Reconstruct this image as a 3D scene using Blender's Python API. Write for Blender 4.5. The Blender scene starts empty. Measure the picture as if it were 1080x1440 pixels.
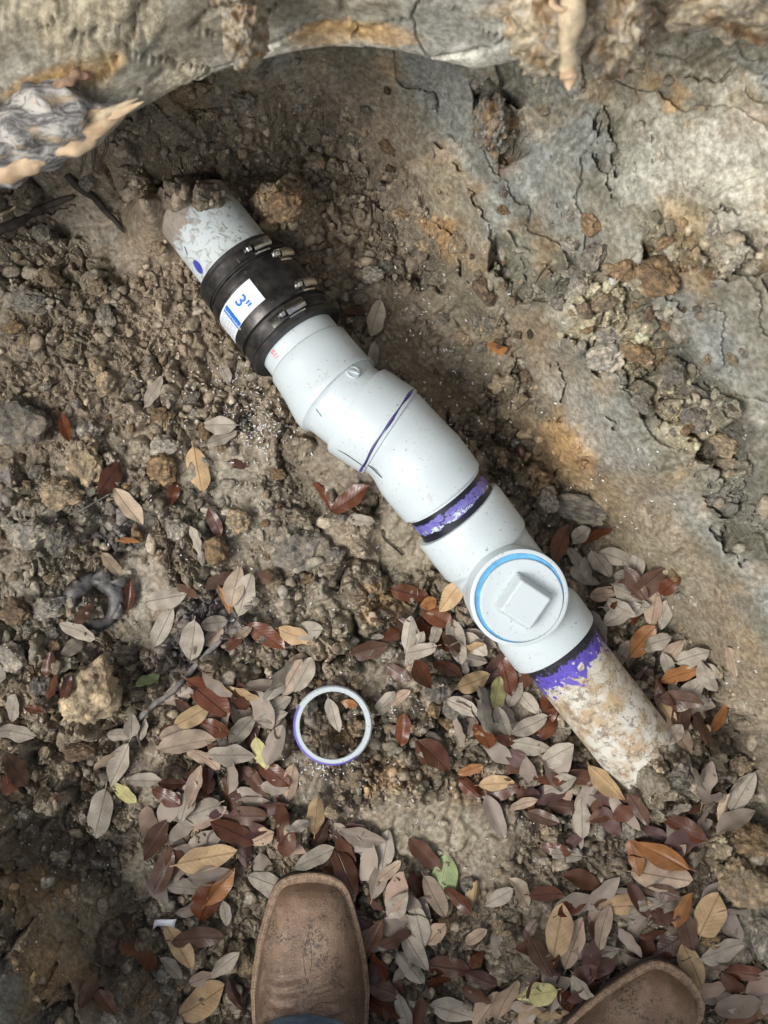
import bpy, bmesh, math, random
import numpy as np
from mathutils import Vector, Matrix, Euler

random.seed(11)
rng = np.random.default_rng(11)
R = math.radians
scene = bpy.context.scene
COL = scene.collection

# ------------------------------------------------------------------ camera, sky, sun, exposure
CAM_H = 1.40            # phone held 1.4 m above the floor of the pit, looking straight down
FPX = 1694.0            # focal length in pixels of the 1080x1440 photograph
cam = bpy.data.cameras.new('camera')
cam_ob = bpy.data.objects.new('camera', cam)
COL.objects.link(cam_ob)
cam_ob.location = (0, 0, CAM_H)
cam_ob.rotation_euler = (0, 0, 0)
cam.sensor_fit = 'VERTICAL'
cam.sensor_height = 24.0
cam.lens = 24.0 * FPX / 1440.0
cam.clip_start = 0.02
cam.clip_end = 200.0
cam.dof.use_dof = True
cam.dof.focus_distance = 1.33
cam.dof.aperture_fstop = 6.5
scene.camera = cam_ob

SUN_EL, SUN_AZ = R(55), R(246)         # soft daylight from the near left
world = bpy.data.worlds.new('World')
scene.world = world
world.use_nodes = True
wn = world.node_tree
wn.nodes.clear()
sky = wn.nodes.new('ShaderNodeTexSky')
sky.sky_type = 'NISHITA'
sky.sun_disc = False
sky.sun_elevation = SUN_EL
sky.sun_rotation = SUN_AZ
sky.air_density = 1.0
sky.dust_density = 6.0
sky.ozone_density = 0.6
hs = wn.nodes.new('ShaderNodeHueSaturation')      # thin overcast: the blue of the clear sky mostly gone
hs.inputs['Saturation'].default_value = 0.42
bgn = wn.nodes.new('ShaderNodeBackground')
bgn.inputs['Strength'].default_value = 0.15
wo = wn.nodes.new('ShaderNodeOutputWorld')
wn.links.new(sky.outputs[0], hs.inputs['Color'])
wn.links.new(hs.outputs[0], bgn.inputs['Color'])
wn.links.new(bgn.outputs[0], wo.inputs['Surface'])

sun = bpy.data.lights.new('sun', 'SUN')
sun.energy = 1.5
sun.angle = R(20)
sun.color = (1.0, 0.985, 0.955)
sun_ob = bpy.data.objects.new('sun', sun)
COL.objects.link(sun_ob)
sd = Vector((math.sin(SUN_AZ) * math.cos(SUN_EL), math.cos(SUN_AZ) * math.cos(SUN_EL), math.sin(SUN_EL)))
sun_ob.rotation_euler = (-sd).to_track_quat('-Z', 'Y').to_euler()
sun_ob.location = sd * 5

scene.view_settings.view_transform = 'Standard'
scene.view_settings.look = 'None'
scene.view_settings.gamma = 1.0
scene.view_settings.use_curve_mapping = False
scene.view_settings.exposure = 0.22
scene.cycles.max_bounces = 6

# ------------------------------------------------------------------ helpers
def P(u, v, z):
    """a point at height z, laid out from a plan drawn over the photograph"""
    k = (CAM_H - z) / FPX
    return Vector(((u - 540) * k, (720 - v) * k, z))

def tag(o, label=None, cat=None, group=None, kind=None):
    if label: o['label'] = label
    if cat: o['category'] = cat
    if group: o['group'] = group
    if kind: o['kind'] = kind
    return o

def empty(name, loc=(0, 0, 0)):
    o = bpy.data.objects.new(name, None)
    o.location = loc
    o.empty_display_size = 0.02
    COL.objects.link(o)
    return o

def link_mesh(name, me, mat=None, parent=None, smooth=True):
    o = bpy.data.objects.new(name, me)
    COL.objects.link(o)
    if mat is not None and not me.materials:
        me.materials.append(mat)
    if smooth:
        me.polygons.foreach_set('use_smooth', np.ones(len(me.polygons), dtype=bool))
    if parent is not None:
        o.parent = parent
        o.matrix_parent_inverse = Matrix.Translation(-parent.location)
    return o

def np_mesh(name, verts, faces):
    """verts (n,3), faces (m,3) or (m,4) numpy arrays"""
    me = bpy.data.meshes.new(name)
    verts = np.ascontiguousarray(verts, dtype=np.float32)
    faces = np.ascontiguousarray(faces, dtype=np.int32)
    k = faces.shape[1]
    me.vertices.add(len(verts)); me.vertices.foreach_set('co', verts.ravel())
    me.loops.add(faces.size); me.loops.foreach_set('vertex_index', faces.ravel())
    me.polygons.add(len(faces))
    me.polygons.foreach_set('loop_start', np.arange(0, faces.size, k, dtype=np.int32))
    me.update(calc_edges=True)
    me.validate()
    return me

def set_attr(me, name, arr, typ='FLOAT_COLOR'):
    a = me.attributes.new(name, typ, 'POINT')
    if typ == 'FLOAT_COLOR':
        c = np.ones((len(arr), 4), dtype=np.float32); c[:, :3] = arr
        a.data.foreach_set('color', c.ravel())
    else:
        a.data.foreach_set('value', np.ascontiguousarray(arr, dtype=np.float32))

# -- numpy noise
def h2(ix, iy, seed):
    n = (ix.astype(np.int64) * 374761393 + iy.astype(np.int64) * 668265263 + seed * 1274126177) & 0xffffffff
    n = ((n ^ (n >> 13)) * 1274126177) & 0xffffffff
    n = ((n ^ (n >> 16)) * 2246822519) & 0xffffffff
    return ((n ^ (n >> 15)) & 0xffffff) / float(0x1000000)

def vnoise(x, y, seed=0):
    ix = np.floor(x); iy = np.floor(y)
    fx = x - ix; fy = y - iy
    fx = fx * fx * fx * (fx * (fx * 6 - 15) + 10); fy = fy * fy * fy * (fy * (fy * 6 - 15) + 10)
    a = h2(ix, iy, seed); b = h2(ix + 1, iy, seed); c = h2(ix, iy + 1, seed); d = h2(ix + 1, iy + 1, seed)
    return (a + (b - a) * fx) * (1 - fy) + (c + (d - c) * fx) * fy

def fbm(x, y, octs=4, seed=0, gain=0.5):
    s = 0.0; amp = 1.0; tot = 0.0
    for i in range(octs):
        s = s + amp * vnoise(x * 2 ** i + 17.3 * i, y * 2 ** i - 9.1 * i, seed + i)
        tot += amp; amp *= gain
    return s / tot            # 0..1

def worley(x, y, seed=0, jitter=0.95, tilt=False):
    ix = np.floor(x); iy = np.floor(y)
    f1 = np.full(x.shape, 9.0); f2 = np.full(x.shape, 9.0); idv = np.zeros(x.shape); tl = np.zeros(x.shape)
    for dx in (-1, 0, 1):
        for dy in (-1, 0, 1):
            cx = ix + dx; cy = iy + dy
            px = cx + 0.5 + jitter * (h2(cx, cy, seed) - 0.5)
            py = cy + 0.5 + jitter * (h2(cx, cy, seed + 77) - 0.5)
            d = np.hypot(x - px, y - py)
            hid = h2(cx, cy, seed + 191)
            near = d < f1
            f2 = np.where(near, f1, np.minimum(f2, d))
            idv = np.where(near, hid, idv)
            if tilt: tl = np.where(near, (x - px) * (h2(cx, cy, seed + 301) - .5) + (y - py) * (h2(cx, cy, seed + 302) - .5), tl)
            f1 = np.where(near, d, f1)
    if tilt: return f1, f2, idv, tl
    return f1, f2, idv

def sstep(a, b, x):
    t = np.clip((x - a) / (b - a), 0, 1)
    return t * t * (3 - 2 * t)

def poly_sd(px, py, poly):
    """signed distance to a closed polygon (negative inside) and the parameter of the nearest edge point"""
    n = len(poly)
    best = np.full(px.shape, 1e9); par = np.zeros(px.shape)
    inside = np.zeros(px.shape, dtype=bool)
    for i in range(n):
        ax, ay = poly[i]; bx, by = poly[(i + 1) % n]
        ex, ey = bx - ax, by - ay
        t = np.clip(((px - ax) * ex + (py - ay) * ey) / (ex * ex + ey * ey), 0, 1)
        d = np.hypot(px - ax - t * ex, py - ay - t * ey)
        m = d < best
        best = np.where(m, d, best); par = np.where(m, i + t, par)
        c = ((ay > py) != (by > py)) & (px < (bx - ax) * (py - ay) / (by - ay + 1e-12) + ax)
        inside ^= c
    return np.where(inside, -best, best), par

def seg_dist(px, py, pts):
    best = np.full(px.shape, 1e9)
    for (ax, ay), (bx, by) in zip(pts[:-1], pts[1:]):
        ex, ey = bx - ax, by - ay
        t = np.clip(((px - ax) * ex + (py - ay) * ey) / (ex * ex + ey * ey), 0, 1)
        best = np.minimum(best, np.hypot(px - ax - t * ex, py - ay - t * ey))
    return best

# -- materials
def new_mat(name):
    m = bpy.data.materials.new(name)
    m.use_nodes = True
    nt = m.node_tree
    return m, nt, nt.nodes['Principled BSDF']

class NT:
    """small node-building helper"""
    def __init__(self, nt): self.nt = nt
    def n(self, t, **kw):
        nd = self.nt.nodes.new(t)
        for k, v in kw.items(): setattr(nd, k, v)
        return nd
    def l(self, a, b): self.nt.links.new(a, b)
    def setv(self, sock, v):
        if isinstance(v, (int, float)): sock.default_value = v
        elif isinstance(v, (tuple, list)): sock.default_value = (*v, 1.0) if len(v) == 3 and sock.type == 'RGBA' else v
        else: self.l(v, sock)
    def noise(self, vec, scale, detail=4, rough=0.55, dist=0.0, out='Fac'):
        nd = self.n('ShaderNodeTexNoise')
        nd.inputs['Scale'].default_value = scale; nd.inputs['Detail'].default_value = detail
        nd.inputs['Roughness'].default_value = rough; nd.inputs['Distortion'].default_value = dist
        if vec is not None: self.l(vec, nd.inputs['Vector'])
        return nd.outputs[out]
    def ramp(self, fac, a, b):
        nd = self.n('ShaderNodeMapRange'); nd.interpolation_type = 'SMOOTHSTEP'
        self.l(fac, nd.inputs['Value']); nd.inputs['From Min'].default_value = a; nd.inputs['From Max'].default_value = b
        return nd.outputs['Result']
    def mix(self, fac, a, b, mode='MIX'):
        nd = self.n('ShaderNodeMix', data_type='RGBA', blend_type=mode)
        self.setv(nd.inputs['Factor'], fac)
        self.setv(nd.inputs['A'] if False else nd.inputs[6], a); self.setv(nd.inputs[7], b)
        return nd.outputs[2]
    def math(self, op, a, b=0.0, clamp=False):
        nd = self.n('ShaderNodeMath', operation=op); nd.use_clamp = clamp
        self.setv(nd.inputs[0], a); self.setv(nd.inputs[1], b)
        return nd.outputs[0]
    def bump(self, h, strength, dist, normal=None):
        nd = self.n('ShaderNodeBump'); nd.inputs['Strength'].default_value = strength
        nd.inputs['Distance'].default_value = dist; self.l(h, nd.inputs['Height'])
        if normal is not None: self.l(normal, nd.inputs['Normal'])
        return nd.outputs[0]
    def coord(self, kind='Object'): return self.n('ShaderNodeTexCoord').outputs[kind]

def soil_mat(name, attr=None, base=None, rand=0.0, rough=0.9, unit=1.0):
    """earth: colour from the mesh's own clay map (attr) or a base, broken up with grain and specks"""
    m, nt, b = new_mat(name); N = NT(nt)
    co = N.coord('Object')
    if attr:
        a = N.n('ShaderNodeAttribute', attribute_name=attr); col = a.outputs['Color']
    else:
        col = N.n('ShaderNodeRGB').outputs[0]; col.default_value = (*base, 1)
    if rand:
        oi = N.n('ShaderNodeObjectInfo')
        ns0 = N.noise(co, 60 * unit * 1.6, 4, 0.6)
        col = N.mix(N.ramp(ns0, 0.42, 0.66), col, N.mix(1.0, col, (1.7, 1.6, 1.45), 'MULTIPLY'))
        v = N.math('MULTIPLY_ADD', oi.outputs['Random'], rand); nt.nodes[-1].inputs[2].default_value = 1 - rand / 2
        col = N.mix(1.0, col, v, 'MULTIPLY')
    n1 = N.noise(co, 170 * unit, 5, 0.65)
    n2 = N.noise(co, 620 * unit, 4, 0.7)
    col = N.mix(N.ramp(n1, 0.30, 0.75), N.mix(1.0, col, (0.56, 0.53, 0.49), 'MULTIPLY'), N.mix(1.0, col, (1.40, 1.40, 1.40), 'MULTIPLY'))
    col = N.mix(N.ramp(n2, 0.67, 0.72), col, N.mix(0.7, col, (0.60, 0.57, 0.50)))
    N.l(col, b.inputs['Base Color'])
    if attr:
        s = N.n('ShaderNodeAttribute', attribute_name='Smooth')
        N.l(N.math('MULTIPLY_ADD', s.outputs['Fac'], -0.46), b.inputs['Roughness']); nt.nodes[-1].inputs[2].default_value = rough
        hfac = N.math('ADD', N.math('MULTIPLY', n1, 0.6), N.math('MULTIPLY', n2, 0.5))
    else:
        b.inputs['Roughness'].default_value = rough
        hfac = N.math('ADD', N.math('MULTIPLY', n1, 0.6), N.math('MULTIPLY', n2, 0.5))
    b.inputs['Specular IOR Level'].default_value = 0.45
    bn = N.n('ShaderNodeBump'); bn.inputs['Distance'].default_value = 0.0035 if attr else 0.006
    N.l(hfac, bn.inputs['Height'])
    if attr:
        N.l(N.math('MULTIPLY_ADD', s.outputs['Fac'], -0.62), bn.inputs['Strength']); nt.nodes[-1].inputs[2].default_value = 1.0
    else: bn.inputs['Strength'].default_value = 1.0
    N.l(bn.outputs[0], b.inputs['Normal'])
    return m

# ------------------------------------------------------------------ the pit: floor, walls and surrounding ground as one sheet
K0 = CAM_H / FPX
def fl(u, v): return ((u - 540) * K0, (720 - v) * K0)

# floor outline (plan) with the steepness of the wall that rises from each vertex
FLOOR = [(1210, 1360, 1.3), (1095, 1130, 1.5), (1040, 1000, 1.8), (975, 890, 1.9), (915, 795, 1.9), (845, 700, 1.9),
         (770, 605, 1.8), (710, 525, 1.7), (650, 420, 1.6), (600, 320, 1.6), (540, 230, 1.7), (455, 170, 2.0), (380, 190, 2.2),
         (300, 255, 2.3), (180, 268, 2.2), (60, 290, 2.0), (-40, 380, 1.6), (-110, 560, 1.3), (-120, 800, 1.2),
         (-90, 1010, 1.2), (-30, 1130, 1.5), (70, 1195, 2.1), (160, 1280, 2.4), (200, 1380, 2.4), (225, 1500, 2.3), (140, 1800, 1.4),
         (250, 2150, 1.2), (900, 2200, 1.2), (1250, 1900, 1.1)]
FPOLY = [fl(u, v) for u, v, s in FLOOR]
FSLOPE = np.array([s for u, v, s in FLOOR] + [FLOOR[0][2]])
SURF = 0.62

AX_PX = [(262, 280), (429, 494), (471, 551), (502, 578), (549.5, 609), (578, 640), (624, 696), (683, 775), (779, 903), (935, 1102)]
def ax_z(u, v):
    """height of the pipe's axis: it climbs to the two bends and falls again through the tee"""
    s = u * .617 + v * .787
    return float(np.interp(s, [300, 385, 740, 765, 790, 815, 840, 865, 1440], [.041, .054, .1085, .1115, .1130, .1128, .1110, .1078, .0205]))
AXW = [tuple(P(u, v, ax_z(u, v))[:2]) for u, v in AX_PX]

def bumpf(X, Y, u, v, rad, h):
    x, y = fl(u, v)
    return h * np.exp(-((X - x) ** 2 + (Y - y) ** 2) / (rad * rad))

def base_height(X, Y):
    wx = (fbm(X * 7, Y * 7, 3, 5) - 0.5) * 0.05; wy = (fbm(X * 7, Y * 7, 3, 9) - 0.5) * 0.05
    d, par = poly_sd(X + wx, Y + wy, FPOLY)
    i = np.floor(par).astype(int); f = par - i
    i = np.clip(i, 0, len(FSLOPE) - 2)
    sl = FSLOPE[i] * (1 - f) + FSLOPE[i + 1] * f
    dd = np.where(d > -0.035, (d + 0.035), 0.0)
    rise = np.where(dd < 0.03, dd * dd / 0.06, dd - 0.015)
    rise = (rise + .035 * (1 - np.exp(-rise / .05))) * sl * .86           # soft foot, then the slope
    k = 0.06
    hcap = SURF + (fbm(X * 1.3, Y * 1.3, 3, 21) - 0.5) * 0.08
    z = -k * np.log(np.exp(-rise / k) + np.exp(-hcap / k)) + k * np.log(1 + math.exp(-SURF / k))
    z = z + (fbm(X * 4, Y * 4, 3, 33) - 0.5) * 0.022
    return z, d

def full_terrain(X, Y):
    z, d = base_height(X, Y)
    # groove worked along under the pipe, soil heaped over its two ends
    ad = seg_dist(X, Y, AXW)
    z = z + bumpf(X, Y, 545, 640, 0.13, 0.030)
    z = z - .016 * np.exp(-((d + .040) / .016) ** 2) * sstep(-.12, .0, X * .81 + Y * .585) * (.4 + .9 * vnoise(X * 12, Y * 12, 19))
    sa = (540 + X * FPX / 1.31) * .617 + (720 - Y * FPX / 1.31) * .787
    zt = np.maximum(np.interp(sa, [385, 765, 840, 1440], [.054, .1115, .111, .0205]) - .0585, -.006)
    wg = sstep(.105, .045, ad) * sstep(395, 470, sa) * sstep(1400, 1330, sa)
    z = z + (zt - z) * wg * sstep(.16, .10, z)
    z = np.maximum(z, np.maximum(np.maximum(bumpf(X, Y, 310, 310, 0.034, 0.135), bumpf(X, Y, 232, 318, 0.033, 0.120)), np.maximum(bumpf(X, Y, 390, 300, 0.030, 0.10), bumpf(X, Y, 270, 302, 0.035, 0.14))) * (0.9 + 0.2 * vnoise(X * 55, Y * 55, 13)))
    z = np.maximum(z, np.maximum(np.maximum(bumpf(X, Y, 909, 1077, 0.035, 0.100), bumpf(X, Y, 894, 1108, 0.034, 0.085)), bumpf(X, Y, 956, 1078, 0.034, 0.085)))
    z = z + bumpf(X, Y, 470, 1120, 0.07, 0.010) + bumpf(X, Y, 100, 960, 0.09, 0.014) + bumpf(X, Y, 400, 760, 0.05, 0.012)
    z = z - bumpf(X, Y, 590, 800, 0.05, 0.016) - bumpf(X, Y, 700, 940, 0.05, 0.014)
    u = 540 + X * FPX / (CAM_H - np.clip(z, -0.1, 0.8)); v = 720 - Y * FPX / (CAM_H - np.clip(z, -0.1, 0.8))
    # where the bank was scraped smooth
    wob = (fbm(u / 50, v / 50, 4, 61) - 0.5) * 55
    sm = np.zeros(X.shape)
    for poly, soft in SMOOTH:
        s, _ = poly_sd(u, v, poly)
        sm = np.maximum(sm, sstep(soft * .5, -soft * .5, s + wob))
    wall = sstep(0.015, 0.06, d)
    crm = np.zeros(X.shape)
    for poly in CRUMBLY:
        s, _ = poly_sd(u, v, poly)
        crm = np.maximum(crm, sstep(9, -9, s + wob))
    right = sstep(.09, .14, X * .81 + Y * .585) * sstep(1120, 1020, v) * sstep(.0, .03, d)
    sm = np.maximum(sm * (1 - crm), right * (1 - crm) * .96)
    onfloor = 1 - wall
    fs = sstep(0.60, 0.72, fbm(u / 110, v / 110, 3, 71)) * onfloor * 0.7    # trodden patches of the floor
    for (cu, cv, ru, rv) in FLAT:
        fs = np.maximum(fs, 0.9 * sstep(1.3, 0.7, np.hypot((u - cu) / ru, (v - cv) / rv) + wob / 120))
    sm = np.maximum(sm, fs)
    cr = 1 - sm
    # clods at four sizes
    qx = X + (vnoise(X * 90, Y * 90, 81) - 0.5) * 0.010; qy = Y + (vnoise(X * 90, Y * 90, 83) - 0.5) * 0.010
    zs = np.zeros(X.shape); tint = np.zeros(X.shape); cav = np.zeros(X.shape)
    for sc, amp, seed in ((16, 0.046, 1), (31, 0.036, 2), (66, 0.0190, 3), (140, 0.0078, 4)):
        ang = 0.6 * seed
        rx = qx * math.cos(ang) - qy * math.sin(ang); ry = qx * math.sin(ang) + qy * math.cos(ang)
        f1, f2, idv, tl = worley(rx * sc, ry * sc, 100 + seed, tilt=True)
        edge = np.clip((f2 - f1) * 2.6, 0, 1)
        bumpy = edge ** .6 * (0.15 + 0.85 * idv + 1.5 * tl)
        occ = sstep(0.30, 0.62, fbm(X * sc * 0.28, Y * sc * 0.28, 2, 300 + seed))
        zs = zs + amp * (bumpy - 0.45) * (0.25 + 0.75 * occ)
        tint = tint + (idv - 0.5) * (0.38 if seed < 4 else 0.22) * occ
        cav = cav + (1 - edge)
    zs = zs + (fbm(X * 120, Y * 120, 3, 55) - 0.5) * 0.006
    crumbly = cr * (1 - 0.35 * onfloor * sstep(0.5, 0.6, fbm(u / 90, v / 90, 2, 73)))
    z2 = z + zs * (0.10 + 0.90 * crumbly) * np.where(onfloor > 0.5, 0.95, 1.35)
    # scraped faces: shallow ledges, tool marks and shrinkage cracks
    al = X * 0.585 + Y * -0.81; ac = X * 0.81 + Y * 0.585
    z2 = z2 + sm * wall * ((fbm(al * 3.5, ac * 24, 3, 131) - 0.5) * 0.060 + (fbm(al * 9, ac * 120, 3, 133) - 0.5) * 0.006)
    lw = (fbm(X * 14, Y * 14, 3, 139) - .5) * .06
    led = fbm((al + lw) * 2.6, (ac + lw) * 12, 3, 137)
    z2 = z2 + wall * (np.floor(led * 7) / 7 - led) * 0.07
    ux = X + (fbm(X * 22, Y * 22, 3, 141) - 0.5) * 0.05; uy = Y + (fbm(X * 22, Y * 22, 3, 143) - 0.5) * 0.05
    f1, f2, idc = worley(ux * 8.5, uy * 8.5, 151)
    ck = sstep(0.045, 0.0, f2 - f1) * sstep(0.42, 0.55, fbm(X * 9, Y * 9, 2, 157))
    z2 = z2 - ck * 0.008 * (0.35 + 0.2 * wall) * (1 - .6 * sm)
    z2 = z2 + sm * wall * (idc - 0.5) * 0.004
    for pts in CRACKS:
        cd = seg_dist(u + (vnoise(u / 9, v / 9, 5) - 0.5) * 12, v + (vnoise(u / 9, v / 9, 6) - 0.5) * 12, pts)
        z2 = z2 - 0.020 * sstep(3.6, 0.6, cd) * sstep(.25, .5, vnoise(u / 25, v / 25, 91))
    return z2, d, u, v, sm, wall, tint, cav

SMOOTH = [
    ([(610, 330), (650, 330), (720, 450), (700, 500), (640, 420)], 20),
    ([(940, 640), (1010, 700), (1090, 720), (1090, 900), (1000, 800)], 25),
    ([(585, 205), (650, 175), (700, 250), (735, 350), (790, 430), (735, 470), (690, 400), (640, 330), (600, 270)], 22),
    ([(700, 110), (800, 100), (920, 110), (1090, 60), (1090, 330), (1000, 330), (940, 290), (860, 320), (800, 380), (745, 360), (700, 240)], 22),
    ([(725, 440), (775, 440), (830, 520), (885, 585), (945, 650), (960, 730), (900, 700), (820, 640), (750, 560)], 20),
    ([(980, 395), (1090, 400), (1090, 700), (1050, 640), (1000, 540), (960, 450)], 20),
    ([(700, 560), (770, 590), (860, 680), (940, 750), (1010, 850), (1080, 900), (1080, 1030), (1020, 960), (930, 840), (830, 720), (740, 640)], 25),
    ([(90, 255), (180, 280), (230, 330), (190, 380), (120, 350), (60, 300)], 20),
    ([(60, 1270), (120, 1290), (150, 1440), (110, 1470)], 12),
    ([(-40, 1350), (30, 1370), (50, 1470), (-40, 1470)], 12),
]
CRUMBLY = [  # broken bands left in the scraped wall
    [(765, 375), (850, 365), (930, 430), (1000, 520), (1065, 640), (1060, 720), (990, 670), (890, 570), (800, 480)],
    [(560, 330), (640, 370), (730, 480), (760, 560), (720, 570), (640, 480), (570, 410)],
    [(675, 120), (725, 130), (735, 210), (700, 235), (665, 170)],
    [(880, 290), (980, 330), (1090, 315), (1090, 400), (990, 395), (900, 375)],
    [(700, 330), (745, 350), (775, 420), (730, 420), (700, 380)],
    [(700, 590), (770, 620), (850, 720), (800, 720), (720, 640)],
    [(990, 690), (1090, 700), (1090, 800), (1030, 780)]]
FLAT = [(590, 1170, 95, 50), (570, 760, 45, 45), (200, 830, 40, 55), (330, 640, 60, 40), (205, 1225, 30, 30),
        (690, 1170, 40, 40), (550, 960, 40, 40), (470, 660, 50, 40)]
CRACKS = [[(1000, 585 - 290), (1035, 290), (1050, 305), (1075, 300)], [(870, 245), (862, 200), (855, 150)], [(845, 160), (835, 200), (870, 290)],
          [(612, 200), (645, 240), (680, 300), (700, 345)], [(765, 600), (830, 565), (870, 600)], [(780, 510), (800, 540), (790, 565)],
          [(985, 665), (1010, 700), (1050, 680)], [(150, 240), (205, 240), (245, 280)], [(920, 480), (950, 540), (1000, 610), (1020, 660)],
          [(600, 300), (640, 330), (655, 400)], [(790, 660), (775, 700)], [(905, 350), (925, 400), (965, 430)], [(20, 1250), (80, 1330), (60, 1420)],
          [(100, 1290), (130, 1360), (145, 1430)], [(0, 330), (60, 300), (105, 285)], [(960, 960), (985, 930), (1020, 940)],
          [(960, 110), (1010, 118), (1030, 100)], [(1000, 740), (1040, 790), (1080, 790)]]

# ---- clay colours (linear reflectance)
BROWN = np.array((.155, .130, .098)); DARK = np.array((.075, .060, .044)); GREY = np.array((.225, .215, .185)); PALE = np.array((.43, .41, .36))
OCHRE = np.array((.34, .205, .085)); TANPINK = np.array((.250, .203, .155)); OLIVE = np.array((.190, .170, .125)); CREAM = np.array((.46, .39, .27))
BLUEG = np.array((.27, .275, .27)); RUSTC = np.array((.24, .115, .06)); INKY = np.array((.085, .08, .105))
# patches: centre (plan px), radii, rotation, colour, strength; clay tones plus some painted shade
PATCH = [
    (790, 635, 50, 60, -40, OCHRE, .62), (730, 590, 60, 30, -45, OCHRE, .35), (840, 720, 70, 35, -50, OCHRE, .45), (640, 350, 55, 22, -50, OCHRE, .6),
    (700, 480, 35, 20, -40, OCHRE, .5), (945, 135, 42, 14, -40, OCHRE, .65), (930, 500, 22, 26, 0, OCHRE, .8), (960, 395, 30, 35, 0, OCHRE, .55),
    (700, 180, 25, 20, 0, OCHRE, .6), (830, 130, 40, 25, 0, OCHRE, .35), (770, 170, 30, 30, 0, OCHRE, .3), (1060, 170, 40, 40, 0, RUSTC, .35),
    (730, 220, 14, 10, 0, RUSTC, .7), (745, 460, 45, 22, -35, RUSTC, .35), (900, 250, 55, 40, -20, PALE, .75), (950, 210, 70, 60, 0, PALE, .45),
    (1040, 340, 50, 45, -20, PALE, .7), (1030, 220, 60, 90, 0, PALE, .45), (860, 520, 45, 22, -45, PALE, .7), (800, 440, 30, 45, 30, PALE, .55),
    (1055, 500, 30, 90, 25, PALE, .45), (850, 440, 60, 60, 0, CREAM, .8), (900, 500, 60, 50, -40, CREAM, .6), (970, 590, 40, 60, 30, CREAM, .5), (930, 330, 70, 50, 0, CREAM, .45), (980, 560, 60, 70, 0, CREAM, .35),
    (1000, 480, 40, 80, 30, BLUEG, .6), (800, 200, 60, 50, 0, BLUEG, .6), (700, 290, 40, 60, -30, BLUEG, .5), (840, 600, 90, 40, -45, BLUEG, .45),
    (640, 290, 60, 30, -45, OLIVE, .6), (900, 800, 120, 70, -50, OLIVE, .5), (720, 400, 40, 70, -30, GREY, .4),
    (480, 330, 70, 70, 0, TANPINK, .55), (230, 330, 60, 90, 20, TANPINK, .75), (240, 440, 70, 90, 30, TANPINK, .7), (190, 520, 60, 50, 0, TANPINK, .4),
    (120, 320, 70, 45, 0, GREY, .35), (90, 300, 50, 40, 0, DARK, .35), (390, 290, 40, 30, 0, OCHRE, .35), (60, 230, 90, 40, 0, DARK, .3), (600, 520, 75, 130, 40, DARK, .60), (720, 640, 60, 90, 40, DARK, .35), (560, 420, 60, 90, 30, DARK, .35), (520, 610, 60, 60, 0, DARK, .2),  # DARK beside coupling and bends: shade between pipe and wall put into colour
    (300, 880, 70, 45, 30, INKY, .55), (170, 740, 45, 35, 0, INKY, .65), (255, 900, 80, 30, 40, INKY, .35), (10, 690, 25, 40, 0, INKY, .5),
    (190, 830, 35, 60, 0, GREY, .65), (110, 720, 120, 60, 0, GREY, .45), (340, 700, 90, 60, 0, GREY, .4), (60, 850, 80, 80, 0, GREY, .4),
    (410, 860, 80, 50, 0, GREY, .25), (470, 880, 60, 40, 0, OLIVE, .4), (600, 1165, 90, 45, 0, OLIVE, .6), (570, 770, 50, 60, 0, OLIVE, .7),
    (540, 850, 40, 30, 0, OCHRE, .35), (490, 1040, 30, 25, 0, OCHRE, .4), (550, 1095, 60, 25, 0, OCHRE, .3), (660, 1110, 40, 25, 0, OCHRE, .25),
    (60, 1210, 110, 60, 0, DARK, .55), (70, 1360, 130, 110, 0, DARK, .75), (700, 430, 70, 110, 30, OLIVE * .8, .6), (850, 760, 150, 60, -50, OLIVE * .75, .6), (640, 420, 90, 45, -55, OLIVE * .62, .6), (720, 560, 90, 45, -52, OLIVE * .62, .6), (930, 880, 100, 40, -55, OLIVE * .65, .6), (100, 1300, 80, 60, 0, OLIVE, .35), (40, 1260, 60, 40, 0, OCHRE, .25), (240, 1140, 100, 60, 0, BROWN, .3),  # painted shade: DARK on the bottom-left bank, scaled OLIVE along the wall foot
    (205, 1225, 40, 40, 0, OLIVE, .5), (60, 1370, 60, 60, 20, OCHRE, .25), (120, 1370, 30, 90, 10, DARK, .4),
    (1040, 1200, 60, 50, 0, CREAM, .35), (1050, 1290, 60, 60, 0, GREY, .5), (450, 1220, 200, 70, 0, BROWN, .3), (900, 1100, 40, 30, 0, GREY, .3),
]

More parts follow.
